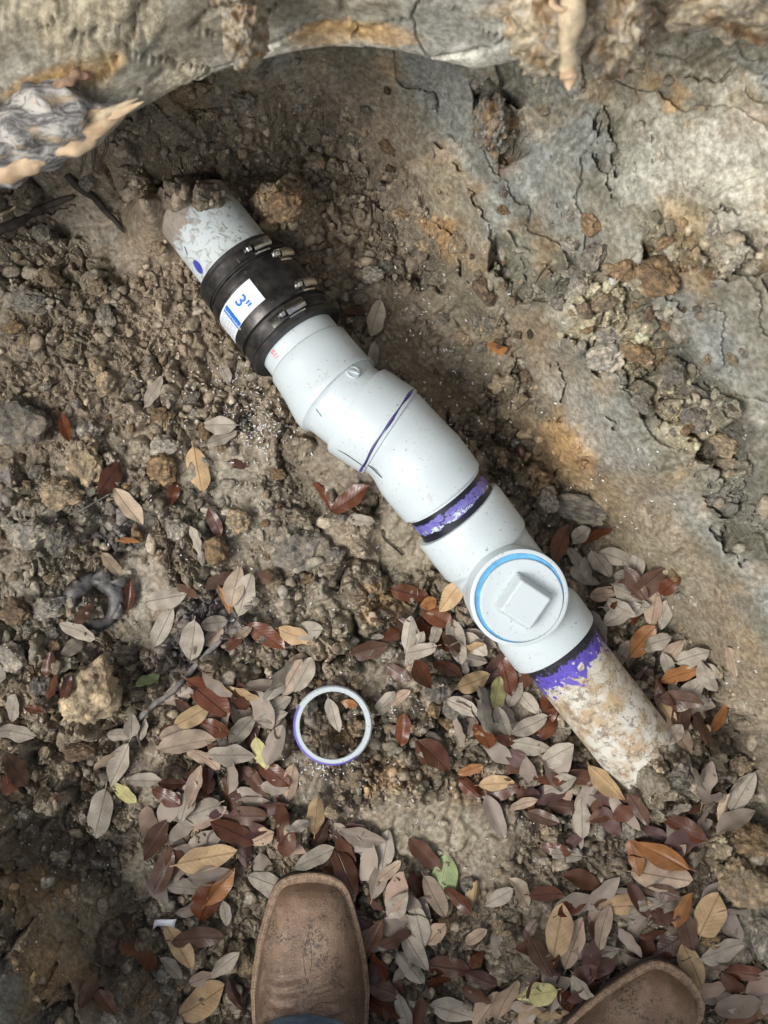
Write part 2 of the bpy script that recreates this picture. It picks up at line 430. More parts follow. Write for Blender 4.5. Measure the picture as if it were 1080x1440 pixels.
def clay_colour(u, v, sm, wall, tint, cav, z, X, Y):
    n = fbm(u / 130, v / 130, 4, 201)[..., None]; n2 = fbm(u / 45, v / 45, 4, 211)[..., None]; n3 = fbm(u / 16, v / 16, 3, 221)[..., None]
    floor_c = BROWN * (0.82 + 0.36 * n) + (TANPINK - BROWN) * sstep(.5, .75, n2) * .45 + (GREY - BROWN) * sstep(.56, .72, n3) * .35
    wall_c = OLIVE * 0.68 + GREY * 0.18 + (OCHRE - OLIVE) * sstep(.50, .78, n2) * .45 + (GREY - OLIVE) * sstep(.5, .75, n) * .8
    hi = sstep(0.12, 0.38, z)[..., None]  # wall painted pale high and dark low, for light fading down the pit
    wall_c = wall_c * (.70 + .28 * n2) + (CREAM * .50 + PALE * .30 - wall_c) * hi * .45 + (PALE - wall_c) * hi * sstep(.50, .70, n3) * .4
    c = floor_c + (wall_c - floor_c) * wall[..., None]
    wu = u + (fbm(u / 26, v / 26, 4, 231) - .5) * 60; wv = v + (fbm(u / 26, v / 26, 4, 233) - .5) * 60
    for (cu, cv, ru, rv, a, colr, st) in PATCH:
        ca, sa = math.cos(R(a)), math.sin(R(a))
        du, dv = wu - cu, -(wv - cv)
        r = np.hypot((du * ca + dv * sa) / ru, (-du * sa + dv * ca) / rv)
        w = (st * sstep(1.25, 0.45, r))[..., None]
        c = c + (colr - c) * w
    c = c * (1 + tint[..., None] * (1.3 - 0.9 * sm[..., None]))
    al_ = X * .585 - Y * .81; ac_ = X * .81 + Y * .585
    streak = fbm(al_ * 7, ac_ * 120, 3, 241)[..., None]; sk2 = fbm(al_ * 2.5, ac_ * 34, 3, 243)[..., None]; sk3 = fbm(al_ * 3.0, ac_ * 22, 3, 247)[..., None]
    c = c * (1 + (streak - .5) * .7 * (sm * wall)[..., None]) * (1 + (sk2 - .5) * 1.15 * wall[..., None])
    c = c + (OCHRE - c) * (sstep(.56, .72, sk3) * .42) * wall[..., None] + (BLUEG - c) * (sstep(.44, .30, sk3) * .55) * (wall * sm)[..., None]
    out = sstep(0.45, 0.60, z)[..., None] * sstep(0.55, 0.75, np.maximum(np.abs(X), np.abs(Y)))[..., None]
    c = c + (BROWN * 1.2 - c) * out * .7
    c = c * np.array((1.10, 1.105, 1.065)) * (1 + .40 * (1 - wall[..., None])) * (1 + wall[..., None] * np.array((-.045, .005, .02)))
    return np.clip(c, 0.012, 0.62)

def axis_coords(lo, hi, step, far, growth):
    a = list(np.arange(lo, hi + step / 2, step))
    s = step; x = a[-1]
    while x < far: s *= growth; x += s; a.append(x)
    s = step; x = lo; pre = []
    while x > -far: s *= growth; x -= s; pre.append(x)
    return np.array(pre[::-1] + a)

STEP = 0.0016
gx = axis_coords(-0.47, 0.47, STEP, 3.2, 1.09)
gy = axis_coords(-0.62, 0.60, STEP, 3.2, 1.09)
GX, GY = np.meshgrid(gx, gy)
GZ, GD, GU, GV, GSM, GWALL, GT, GC = full_terrain(GX, GY)
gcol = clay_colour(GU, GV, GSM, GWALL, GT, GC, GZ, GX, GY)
ny, nx = GX.shape
idx = np.arange(nx * ny).reshape(ny, nx)
quads = np.stack([idx[:-1, :-1], idx[:-1, 1:], idx[1:, 1:], idx[1:, :-1]], -1).reshape(-1, 4)
gme = np_mesh('ground', np.stack([GX, GY, GZ], -1).reshape(-1, 3), quads)
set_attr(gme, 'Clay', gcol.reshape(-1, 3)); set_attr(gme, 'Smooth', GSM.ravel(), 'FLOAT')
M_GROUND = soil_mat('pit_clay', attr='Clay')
ground = tag(link_mesh('ground', gme, M_GROUND, smooth=False), kind='structure')
smq = (GSM[:-1, :-1] > .45).ravel()
gme.polygons.foreach_set('use_smooth', smq)

def gidx(arr, x):
    i = np.clip(np.searchsorted(arr, x) - 1, 0, len(arr) - 2)
    return i, (x - arr[i]) / (arr[i + 1] - arr[i])
def ground_z(x, y):
    x = np.asarray(x, float); y = np.asarray(y, float)
    i, fx = gidx(gx, x); j, fy = gidx(gy, y)
    return (GZ[j, i] * (1 - fx) + GZ[j, i + 1] * fx) * (1 - fy) + (GZ[j + 1, i] * (1 - fx) + GZ[j + 1, i + 1] * fx) * fy
def ground_c(x, y):
    i, _ = gidx(gx, np.asarray(x, float)); j, _ = gidx(gy, np.asarray(y, float))
    return gcol[j, i]
ZS = np.arange(0.85, -0.06, -0.004)
def drop(u, v):
    """where a point of the plan meets the ground"""
    k = (CAM_H - ZS) / FPX
    xs = (u - 540) * k; ys = (720 - v) * k
    g = ground_z(xs, ys)
    h = np.argmax(g >= ZS)
    return Vector((xs[h], ys[h], float(g[h])))
def ground_n(x, y, e=0.012):
    dx = (ground_z(x + e, y) - ground_z(x - e, y)) / (2 * e); dy = (ground_z(x, y + e) - ground_z(x, y - e)) / (2 * e)
    return Vector((-float(dx), -float(dy), 1)).normalized()

# ------------------------------------------------------------------ overhanging lip of the bank
LIP = [(-620, 420, .42), (-350, 335, .42), (-100, 262, .43), (0, 222, .43), (80, 200, .43), (180, 160, .44), (250, 122, .44), (330, 96, .44), (400, 80, .45),
       (460, 71, .45), (530, 75, .46), (600, 90, .46), (670, 104, .46), (730, 92, .48), (800, 40, .51), (900, -30, .54), (1000, -110, .56), (1150, -230, .58), (1400, -420, .60)]
def lip_point(s):
    i = min(int(s), len(LIP) - 2); f = s - i
    a = P(*LIP[i]); b = P(*LIP[i + 1])
    return a.lerp(b, f)
LPROF = [(.30, -.16), (.16, -.13), (.09, -.075), (.045, -.035), (.018, -.014), (.004, -.004), (.0, .003), (.003, .014), (.010, .032), (.020, .055),
         (.034, .082), (.055, .108), (.085, .128), (.13, .140), (.22, .148), (.40, .150), (.70, .152), (1.2, .150), (2.4, .146)]
ls = np.linspace(0, len(LIP) - 1.0001, 620)
lp = np.array([lip_point(s) for s in ls])
for _ in range(30):
    lp[1:-1] = lp[1:-1] * .5 + (lp[:-2] + lp[2:]) * .25
pt = np.linspace(0, 1, 110)
pd = np.interp(pt, np.linspace(0, 1, len(LPROF)), [a for a, b in LPROF]); pz = np.interp(pt, np.linspace(0, 1, len(LPROF)), [b for a, b in LPROF])
for _ in range(14):
    pd[1:-1] = pd[1:-1] * .5 + (pd[:-2] + pd[2:]) * .25; pz[1:-1] = pz[1:-1] * .5 + (pz[:-2] + pz[2:]) * .25
LX = lp[:, 0][None, :] + 0 * pd[:, None]; LY = lp[:, 1][None, :] + pd[:, None]; LZ = lp[:, 2][None, :] + pz[:, None]
SS = np.cumsum(np.r_[0, np.hypot(np.diff(lp[:, 0]), np.diff(lp[:, 1]))])[None, :] + 0 * LX
TT = np.cumsum(np.r_[0, np.hypot(np.diff(pd), np.diff(pz))])[:, None] + 0 * LX
near = sstep(.5, .2, pd)[:, None]
f1, f2, idl = worley(SS * 16 + fbm(SS * 20, TT * 20, 2, 3), TT * 26 + fbm(SS * 20, TT * 20, 2, 4), 7)
crk = sstep(.07, 0, f2 - f1) * sstep(.45, .6, fbm(SS * 9, TT * 9, 2, 8))
crumb = sstep(.58, .70, fbm(SS * 6, TT * 9, 3, 12))
fa, fb, idf = worley(SS * 60, TT * 60, 17)
rel = (fbm(SS * 4, TT * 11, 2, 31) - .5) * .016 + (idl - .5) * .002 - crk * .006 + crumb * (np.sqrt(np.clip((fb - fa) * 1.8, 0, 1)) * idf - .3) * .006 + (fbm(SS * 80, TT * 80, 3, 37) - .5) * .0015
LY = LY - rel * near; LZ = LZ + rel * .55 + (fbm(SS * 3, TT * 3, 3, 41) - .5) * .02 * sstep(.1, .4, pd)[:, None]
LX = LX + (fbm(SS * 30, TT * 30, 3, 43) - .5) * .006
n1 = fbm(SS * 9, TT * 22, 4, 51)[..., None]; n2 = fbm(SS * 26, TT * 40, 4, 53)[..., None]; n3 = fbm(SS * 5, TT * 5, 3, 57)[..., None]
lc = GREY * .62 + OLIVE * .45 + (BLUEG - GREY) * sstep(.55, .8, n3) * .6 + (OCHRE - GREY) * sstep(.60, .76, n1) * .75 + (PALE - GREY) * sstep(.56, .72, n2) * .5 + (DARK * 1.4 - GREY) * sstep(.45, .30, n1) * .45
lc = lc + (CREAM - lc) * (crumb * .5)[..., None]
lc = lc * (1 + (idl[..., None] - .5) * .25)
ny2, nx2 = LX.shape
idx2 = np.arange(nx2 * ny2).reshape(ny2, nx2)
q2 = np.stack([idx2[:-1, :-1], idx2[:-1, 1:], idx2[1:, 1:], idx2[1:, :-1]], -1).reshape(-1, 4)
lme = np_mesh('clay_ledge', np.stack([LX, LY, LZ], -1).reshape(-1, 3), q2)
set_attr(lme, 'Clay', np.clip(lc * np.array((1.44, 1.48, 1.45)), .012, .6).reshape(-1, 3)); set_attr(lme, 'Smooth', np.clip(.95 - crumb, 0, 1).ravel(), 'FLOAT')
ledge = tag(link_mesh('clay_ledge', lme, M_GROUND), kind='structure')

# ------------------------------------------------------------------ plastics, metal, leather
def pvc_mat(name, kind):
    m, nt, b = new_mat(name); N = NT(nt)
    co = N.coord('Object')
    uv = N.n('ShaderNodeUVMap').outputs[0]
    sep = N.n('ShaderNodeSeparateXYZ'); N.l(uv, sep.inputs[0])
    U, V = sep.outputs[0], sep.outputs[1]
    white = N.mix(N.noise(co, 30, 3), (.515, .590, .612), (.57, .635, .655))
    # mud flecks and faint handling smears
    fl1 = N.ramp(N.noise(co, 330, 2, .5, .3), .655, .70)
    gate = N.ramp(N.noise(co, 28, 2), .40, .56)
    col = N.mix(N.math('MULTIPLY', N.math('MULTIPLY', fl1, gate), .75), white, (.28, .20, .14))
    smear = N.ramp(N.noise(co, 55, 4, .65, .8), .60, .76)
    col = N.mix(N.math('MULTIPLY', smear, .5), col, (.44, .39, .32))
    sc_v = N.n('ShaderNodeMapping'); N.l(co, sc_v.inputs[0]); sc_v.inputs['Scale'].default_value = (1, .25, 1); sc_v.inputs['Rotation'].default_value = (0, 0, .66)
    scuff = N.ramp(N.noise(sc_v.outputs[0], 260, 3, .6), .64, .70)
    col = N.mix(N.math('MULTIPLY', N.math('MULTIPLY', scuff, N.ramp(N.noise(co, 35, 2), .48, .62)), .35), col, (.40, .38, .36))
    rough = .30
    wob = N.noise(co, 55, 4, .6, .6)
    fine = N.noise(co, 190, 3, .6, .4)
    if kind in ('nipple', 'tail'):
        prim, cem = (.085, .055, .40), (.012, .013, .022)
    if kind == 'nipple':            # v runs 0..0.05: cement at both joints, primer runs between
        pur = N.ramp(N.noise(co, 75, 3, .6, 1.6), .49, .52)
        pur2 = N.ramp(N.math('ADD', V, N.math('MULTIPLY', wob, -.030)), .0075, .0055)
        pc = N.mix(N.ramp(N.noise(co, 130, 3, .6, .5), .35, .7), prim, (.10, .075, .43))
        col = N.mix(N.math('MULTIPLY', N.math('MAXIMUM', N.math('MULTIPLY', pur, .92), pur2), N.math('MULTIPLY_ADD', fine, .5)), col, pc); nt.nodes[-1].location = (0, 0)
        [setattr(x.inputs[2], 'default_value', .6) for x in nt.nodes if x.type == 'MATH' and x.operation == 'MULTIPLY_ADD']
        lines = N.ramp(N.math('ABSOLUTE', N.math('SUBTRACT', N.noise(co, 60, 2, .5, 1.0), .5)), .012, .006)
        col = N.mix(N.math('MULTIPLY', lines, .9), col, cem)
        c1 = N.ramp(N.math('ADD', V, N.math('MULTIPLY', wob, -.016)), .0052, .0037)
        c2 = N.ramp(N.math('ADD', V, N.math('MULTIPLY', wob, .014)), .0312, .0325)
        col = N.mix(N.math('MAXIMUM', c1, c2), col, cem)
    if kind == 'tail':              # lower pipe: cement collar, ragged primer, then old pipe caked with clay
        rust = N.ramp(N.noise(co, 38, 7, .74, .3), .43, .62)
        och = N.mix(N.noise(co, 60, 4, .6), (.46, .29, .11), (.33, .26, .17))
        col = N.mix(N.math('MULTIPLY', rust, .88), N.mix(.75, col, (.60, .56, .46)), och)
        mud = N.ramp(N.noise(co, 85, 7, .82), .51, .60)
        col = N.mix(N.math('MULTIPLY', mud, .85), col, (.20, .155, .105))
        edge = N.math('ADD', V, N.math('MULTIPLY', N.math('SUBTRACT', N.noise(co, 38, 5, .7, .8), .5), -.085))
        p = N.ramp(edge, .0490, .0475)
        holes = N.ramp(N.noise(co, 90, 3, .5, .5), .63, .66)
        col = N.mix(N.math('MULTIPLY', p, N.math('SUBTRACT', 1.0, holes)), col, N.mix(N.ramp(wob, .35, .65), prim, (.13, .10, .46)))
        e2 = N.math('ADD', V, N.math('MULTIPLY', N.math('SUBTRACT', wob, .5), -.05))
        c = N.ramp(e2, .0275, .0255)
        col = N.mix(c, col, N.mix(N.ramp(fine, .62, .7), cem, (.10, .09, .09)))
        rough = .6
        N.l(N.bump(N.math('ADD', mud, rust), .5, .0012), b.inputs['Normal'])
    if kind == 'old':
        grime = N.ramp(N.noise(co, 110, 5, .7, .5), .50, .68)
        col = N.mix(N.math('MULTIPLY', grime, .55), N.mix(.4, col, (.62, .68, .66)), (.30, .25, .19))
        e = N.math('ADD', V, N.math('MULTIPLY', N.math('SUBTRACT', N.noise(co, 48, 5, .7, .8), .5), .075))
        mudm = N.ramp(e, .030, .022)
        col = N.mix(mudm, col, N.mix(fine, (.22, .18, .14), (.46, .41, .35)))
        rough = .65
        N.l(N.bump(N.math('ADD', grime, mudm), .6, .0018), b.inputs['Normal'])
    if kind == 'ring':
        z = N.n('ShaderNodeSeparateXYZ'); N.l(co, z.inputs[0])
        pur = N.ramp(N.math('ADD', N.math('MULTIPLY', N.math('ADD', z.outputs[0], z.outputs[1]), -9), N.math('MULTIPLY', wob, .55)), .30, .42)
        out = N.ramp(V, .50, .56)
        col = N.mix(N.math('MULTIPLY', N.math('MULTIPLY', pur, out), .95), col, (.14, .11, .50))
    N.l(col, b.inputs['Base Color'])
    b.inputs['Roughness'].default_value = rough
    b.inputs['Specular IOR Level'].default_value = .5
    return m

def simple_mat(name, colr, rough=.5, metal=0.0, var=0.0, vscale=120, bump=0.0, spec=.5, col2=None):
    m, nt, b = new_mat(name); N = NT(nt)
    co = N.coord('Object')
    n = N.noise(co, vscale, 4, .6)
    if col2 is None: col2 = tuple(min(1, c * (1 + var)) for c in colr)
    c1 = tuple(c * (1 - var * .6) for c in colr)
    N.l(N.mix(N.ramp(n, .35, .68), c1, col2), b.inputs['Base Color'])
    b.inputs['Roughness'].default_value = rough
    b.inputs['Metallic'].default_value = metal
    b.inputs['Specular IOR Level'].default_value = spec
    if bump: N.l(N.bump(n, bump, .002), b.inputs['Normal'])
    return m

M_PVC = pvc_mat('white_pvc', 'plain'); M_NIP = pvc_mat('primed_pvc', 'nipple'); M_TAIL = pvc_mat('stained_pvc', 'tail')
M_OLD = pvc_mat('muddy_pvc', 'old'); M_RING = pvc_mat('cut_ring_pvc', 'ring')
M_RUB = simple_mat('black_rubber', (.013, .013, .014), .55, var=.5, vscale=90, col2=(.034, .031, .029))
M_BAND = simple_mat('steel_band', (.050, .048, .047), .36, .75, var=.3, vscale=60, col2=(.11, .105, .10))
M_STEEL = simple_mat('bright_steel', (.60, .59, .57), .22, 1.0, var=.25, vscale=200)
M_TAPE = simple_mat('blue_thread_tape', (.12, .38, .66), .5, var=.2)
M_INK = simple_mat('purple_ink', (.055, .045, .20), .5, var=.4, vscale=60)
M_BLACKINK = simple_mat('black_ink', (.012, .010, .025), .5)
M_BLUEINK = simple_mat('blue_ink', (.06, .07, .38), .5, var=.3)
M_PINK = simple_mat('pink_print', (.75, .16, .24), .5)
M_PAPER = simple_mat('label_paper', (.72, .78, .82), .35, var=.06)
M_PRINT = simple_mat('label_blue', (.02, .16, .55), .4)
M_PRINTW = simple_mat('label_white', (.75, .80, .84), .4)
M_GREYINK = simple_mat('label_small_print', (.30, .34, .42), .4)
M_HOLE = simple_mat('dark_rivet_hole', (.02, .02, .02), .5)

# ------------------------------------------------------------------ the drain pipe
UPV = Vector((0, 0, 1))
def axis_pts(px_list): return [P(u, v, ax_z(u, v)) for u, v in px_list]
def AP(u, v): return P(u, v, ax_z(u, v))

def tube(name, pts, radii, mat, parent, seg=72, cap_in=None, vstart=0.0):
    """revolved profile swept along a nearly level axis; u = angle, v = metres along the axis"""
    n = len(pts); rings = []
    for i in range(n):
        # tangent: nearest distinct neighbours
        a = i
        while a > 0 and (pts[a] - pts[i]).length < 4e-3: a -= 1
        c = i
        while c < n - 1 and (pts[c] - pts[i]).length < 4e-3: c += 1
        t = (pts[c] - pts[a]).normalized()
        if rings and t.dot(rings[-1][3]) < 0: t = -t
        side = Vector((t.y, -t.x, 0)).normalized()
        up = side.cross(t).normalized()
        rings.append((pts[i], side, up, t))
    verts = np.zeros((n, seg, 3)); ang = np.linspace(0, 2 * math.pi, seg, endpoint=False)
    for i, (c, s, u, _) in enumerate(rings):
        verts[i] = np.array(c)[None] + radii[i] * (np.sin(ang)[:, None] * np.array(s)[None] + np.cos(ang)[:, None] * np.array(u)[None])
    ids = np.arange(n * seg).reshape(n, seg)
    nxt = np.roll(ids, -1, 1)
    q = np.stack([ids[:-1], ids[1:], nxt[1:], nxt[:-1]], -1).reshape(-1, 4)
    me = np_mesh(name, verts.reshape(-1, 3), q[:, ::-1])
    L = np.cumsum([0] + [(pts[i + 1] - pts[i]).length for i in range(n - 1)]) + vstart
    uvl = me.uv_layers.new(name='UVMap')
    li = np.zeros(len(me.loops), dtype=np.int32); me.loops.foreach_get('vertex_index', li)
    uvs = np.stack([(li % seg) / seg, L[li // seg]], -1).astype(np.float32)
    uvl.data.foreach_set('uv', uvs.ravel())
    o = link_mesh(name, me, mat, parent)
    m = o.modifiers.new('edges', 'EDGE_SPLIT'); m.split_angle = R(38)
    return o

def sweep(name, spec, mat, parent, vstart=0.0):
    """spec: (u, v, radius) stations"""
    return tube(name, axis_pts([(a, b) for a, b, r in spec]), [r for a, b, r in spec], mat, parent, vstart=vstart)

A0 = AP(262, 280); A1 = AP(429, 494)
D1 = (A1 - A0).normalized(); S1 = Vector((-D1.y, D1.x, 0)).normalized(); U1 = D1.cross(S1).normalized()
CO = AP(337, 376)                      # where the rubber coupling starts
def on1(t, phi, r):
    """point on the first straight run: metres from the coupling's edge, angle from the top, radius"""
    return CO + D1 * t + (S1 * math.sin(phi) + U1 * math.cos(phi)) * r

# old pipe coming out of the bank
old_pipe = empty('old_drain_pipe', P(262, 280, 0))
tag(old_pipe, 'old mud-caked white pipe emerging from the bank into the black coupling', 'pipe')
tube('pipe_wall', [CO - D1 * .088, CO - D1 * .05, CO + D1 * .03, CO + D1 * .03, CO - D1 * .088], [.0445, .0445, .0445, .039, .039], M_OLD, old_pipe)
def decal(name, fn, a0, a1, b0, b1, na, nb, mat, parent):
    va = np.linspace(a0, a1, na); vb = np.linspace(b0, b1, nb)
    vs = np.array([fn(a, b) for a in va for b in vb])
    ids = np.arange(na * nb).reshape(na, nb)
    q = np.stack([ids[:-1, :-1], ids[1:, :-1], ids[1:, 1:], ids[:-1, 1:]], -1).reshape(-1, 4)
    return link_mesh(name, np_mesh(name, vs, q), mat, parent)
def blob_on(name, fn, outline, mat, parent):
    """flat painted mark: outline of (axial m, angle) points fanned from its middle"""
    c = np.mean(outline, 0)
    vs = [fn(*c)] + [fn(*p) for p in outline]
    n = len(outline)
    fs = np.array([(0, 1 + i, 1 + (i + 1) % n) for i in range(n)])
    me = np_mesh(name, np.array([tuple(x) for x in vs]), fs)
    return link_mesh(name, me, mat, parent)
f_old = lambda t, a: on1(t, a, .0448)
blob_on('ink_mark', f_old, [(-.018 + .009 * math.cos(k) , R(-54) + .13 * math.sin(k)) for k in np.linspace(0, 6.28, 16, endpoint=False)], M_BLUEINK, old_pipe)
for t0, a0, t1, a1 in ((-.046, -50, -.038, -57), (-.043, -64, -.034, -58), (-.036, -60, -.030, -52), (-.030, -62, -.024, -56)):
    o = decal('ink_stroke', lambda t, a: f_old(t, a), 0, 1, 0, 1, 2, 2, M_BLACKINK, old_pipe)
    co = [f_old(t0, R(a0)), f_old(t0 + .0016, R(a0) + .02), f_old(t1, R(a1)), f_old(t1 + .0016, R(a1) + .02)]
    for vtx, c in zip(o.data.vertices, co): vtx.co = c
    o.data.update()

# ---- shielded rubber coupling
coup = empty('rubber_coupling', Vector((CO.x, CO.y, 0)) + D1 * .055)
tag(coup, 'black rubber pipe coupling with steel clamps and a 3 inch label', 'coupling')
def run1(name, prof, mat, parent, seg=72):
    return tube(name, [CO + D1 * t for t, r in prof], [r for t, r in prof], mat, parent, seg)
sleeve = run1('sleeve', [(.0, .0448), (.0, .0525), (.0015, .0540), (.0045, .0540), (.0065, .0524), (.0225, .0524), (.0240, .0500), (.0268, .0500), (.028, .0530),
                (.083, .0530), (.0845, .0502), (.0875, .0502), (.089, .0526), (.1005, .0526), (.1025, .0535), (.104, .0562), (.1085, .0568), (.110, .0558), (.110, .0448)], M_RUB, coup)
band = run1('shear_band', [(.0275, .0528), (.0275, .0546), (.0285, .0550), (.0375, .0550), (.0380, .0541), (.0720, .0541), (.0725, .0550), (.0825, .0550), (.0835, .0546), (.0835, .0528)], M_BAND, coup)
def clamp_band(t0, t1, r):
    return run1('hose_clamp', [(t0, r - .0012), (t0, r), (t1, r), (t1, r - .0012)], M_BAND, coup)
def box_cyl(name, t0, t1, c0, c1, r0, r1, mat, parent, rad, seg=8):
    """block bent round the pipe; c in metres of arc"""
    vs = []; 
    cs = np.linspace(c0, c1, seg + 1)
    for c in cs:
        for (t, r) in ((t0, r0), (t1, r0), (t1, r1), (t0, r1)): vs.append(tuple(on1(t, c / rad, r)))
    q = []
    for i in range(seg):
        for k in range(4):
            q.append((4 * i + k, 4 * i + (k + 1) % 4, 4 * (i + 1) + (k + 1) % 4, 4 * (i + 1) + k))
    q += [(3, 2, 1, 0), (4 * seg, 4 * seg + 1, 4 * seg + 2, 4 * seg + 3)]
    me = np_mesh(name, np.array(vs), np.array(q))
    o = link_mesh(name, me, mat, parent, smooth=False)
    bm = bmesh.new(); bm.from_mesh(me); bmesh.ops.recalc_face_normals(bm, faces=bm.faces); bm.to_mesh(me); bm.free()
    bv = o.modifiers.new('soft_edges', 'BEVEL'); bv.width = .0007; bv.segments = 2
    return o
def barrel(name, tm, c0, c1, hw, h, r, mat, parent, rad):
    """housing: a rounded hood running round the pipe over the worm screw"""
    prof = [(-hw - .0015, 0), (-hw, .0008), (-hw, h * .55)] + [(-hw * math.cos(a), h * .55 + h * .45 * math.sin(a)) for a in np.linspace(.3, math.pi - .3, 7)] + [(hw, h * .55), (hw, .0008), (hw + .0015, 0)]
    cs = np.linspace(c0, c1, 7)
    vs = []; n = len(prof)
    for c in cs:
        for (t, hh) in prof: vs.append(tuple(on1(tm + t, c / rad, r + hh)))
    q = []
    for i in range(len(cs) - 1):
        for k in range(n - 1): q.append((n * i + k, n * i + k + 1, n * (i + 1) + k + 1, n * (i + 1) + k))
    bm = bmesh.new()
    bvs = [bm.verts.new(v) for v in vs]
    for f in q: bm.faces.new([bvs[j] for j in f])
    bm.faces.new([bvs[j] for j in range(n)]); bm.faces.new([bvs[n * (len(cs) - 1) + j] for j in range(n)][::-1])
    bmesh.ops.recalc_face_normals(bm, faces=bm.faces)
    me = bpy.data.meshes.new(name); bm.to_mesh(me); bm.free()
    o = link_mesh(name, me, mat, parent)
    o.modifiers.new('edges', 'EDGE_SPLIT').split_angle = R(35)
    return o
def screw(name, tm, c, r, h, rad, parent, length=.009, srad=.0042):
    """hex screw head lying along the tangent, with a slotted end"""
    base = on1(tm, c / rad, r + h)
    tang = (S1 * math.cos(c / rad) - U1 * math.sin(c / rad)).normalized()
    bm = bmesh.new()
    e1 = D1; e2 = e1.cross(tang).normalized()
    rings = []
    for (d, rr) in ((0, srad * .75), (.001, srad), (.0052, srad), (.006, srad * .85), (.006, srad * .55), (.0085, srad * .55), (.009, 0.0008)):
        ring = []
        for k in range(12):
            a = k / 12 * 2 * math.pi
            q = rr * (1.0 if k % 2 else .90)
            ring.append(bm.verts.new(base - tang * (d) + (e1 * math.cos(a) + e2 * math.sin(a)) * q))
        rings.append(ring)
    for a, b in zip(rings[:-1], rings[1:]):
        for k in range(12): bm.faces.new((a[k], a[(k + 1) % 12], b[(k + 1) % 12], b[k]))
    bm.faces.new(rings[0]); bm.faces.new(rings[-1][::-1])
    bmesh.ops.recalc_face_normals(bm, faces=bm.faces)
    me = bpy.data.meshes.new(name); bm.to_mesh(me); bm.free()
    return link_mesh(name, me, M_STEEL, parent, smooth=False)
for tm, phi, r in ((.0145, 24, .0540), (.0955, 10, .0542)):
    cb = clamp_band(tm - .0065, tm + .0065, r)
    rad = r
    c = R(phi) * rad
    barrel('screw_housing', tm, c - .002, c + .018, .0062, .0088, r, M_STEEL, cb, rad)
    screw('clamp_screw', tm, c - .0035, r, .0050, rad, cb)
    box_cyl('band_tail', tm - .0058, tm + .0058, c - .022, c - .004, r + .0002, r + .0011, M_BAND, cb, rad)
    for k in range(14):
        cc = c + .021 + k * .0028
        box_cyl('band_slot', tm - .004, tm + .004, cc, cc + .0011, r - .0002, r + .0004, M_HOLE, cb, rad, 2)
for tm, phi in ((.0335, 44), (.0765, 42)):
    r = .0551; c = R(phi) * r
    barrel('screw_housing', tm, c, c + .018, .0055, .0080, r, M_STEEL, band, r)
    screw('clamp_screw', tm, c - .0015, r, .0046, r, band, srad=.0046)
for tm, phi in ((.0330, 0), (.0775, 4)):
    o = blob_on('rivet', lambda t, a: on1(t, a, .0553), [(tm + .0019 * math.cos(k), R(phi) + .035 * math.sin(k)) for k in np.linspace(0, 6.28, 12, endpoint=False)], M_STEEL, band)
    blob_on('rivet_hole', lambda t, a: on1(t, a, .0555), [(tm + .0011 * math.cos(k), R(phi) + .020 * math.sin(k)) for k in np.linspace(0, 6.28, 12, endpoint=False)], M_HOLE, band)
# label: reads along the pipe, its top towards the crown
LB0, LB1 = .0405, .0695
label = decal('label_sticker', lambda a, b: on1(a, b, .0544), LB0, LB1, R(-88), R(-1), 3, 34, M_PAPER, coup)
decal('blue_stripe', lambda a, b: on1(a, b, .0546), LB0 + .002, LB1 - .0005, R(-52), R(-42), 3, 8, M_PRINT, label)
def wrapped_text(name, body, size, t0, phi_base, mat, parent, r, fn=None, flip=False):
    cu = bpy.data.curves.new(name, 'FONT'); cu.body = body; cu.size = size; cu.resolution_u = 4; cu.offset = size * .022
    to = bpy.data.objects.new(name, cu); COL.objects.link(to)
    dg = bpy.context.evaluated_depsgraph_get()
    me = bpy.data.meshes.new_from_object(to.evaluated_get(dg))
    bpy.data.objects.remove(to)
    fn = fn or (lambda t, a: on1(t, a, r))
    for v in me.vertices:
        x, y = v.co.x, v.co.y
        v.co = fn(t0 + (-x if flip else x), phi_base + (-y if flip else y) / r)
    me.materials.clear()
    return link_mesh(name, me, mat, parent, smooth=False)
wrapped_text('lettering', '3"', .0200, LB0 + .0068, R(-31), M_PRINT, label, .0547)
wrapped_text('lettering', 'FLEXIBLE COUPLING', .0032, LB0 + .0022, R(-49.5), M_PRINTW, label, .0548)
for k in range(6):                                   # rows of print too small to read
    a = -56 - k * 4
    for j in range(5):
        w = .0026 + .0016 * ((k * 7 + j * 3) % 4) / 3
        decal('print_row', lambda t, b: on1(t, b, .0546), LB0 + .003 + j * .0050, LB0 + .003 + j * .0050 + w, R(a), R(a + .9), 2, 2, M_GREYINK, label)

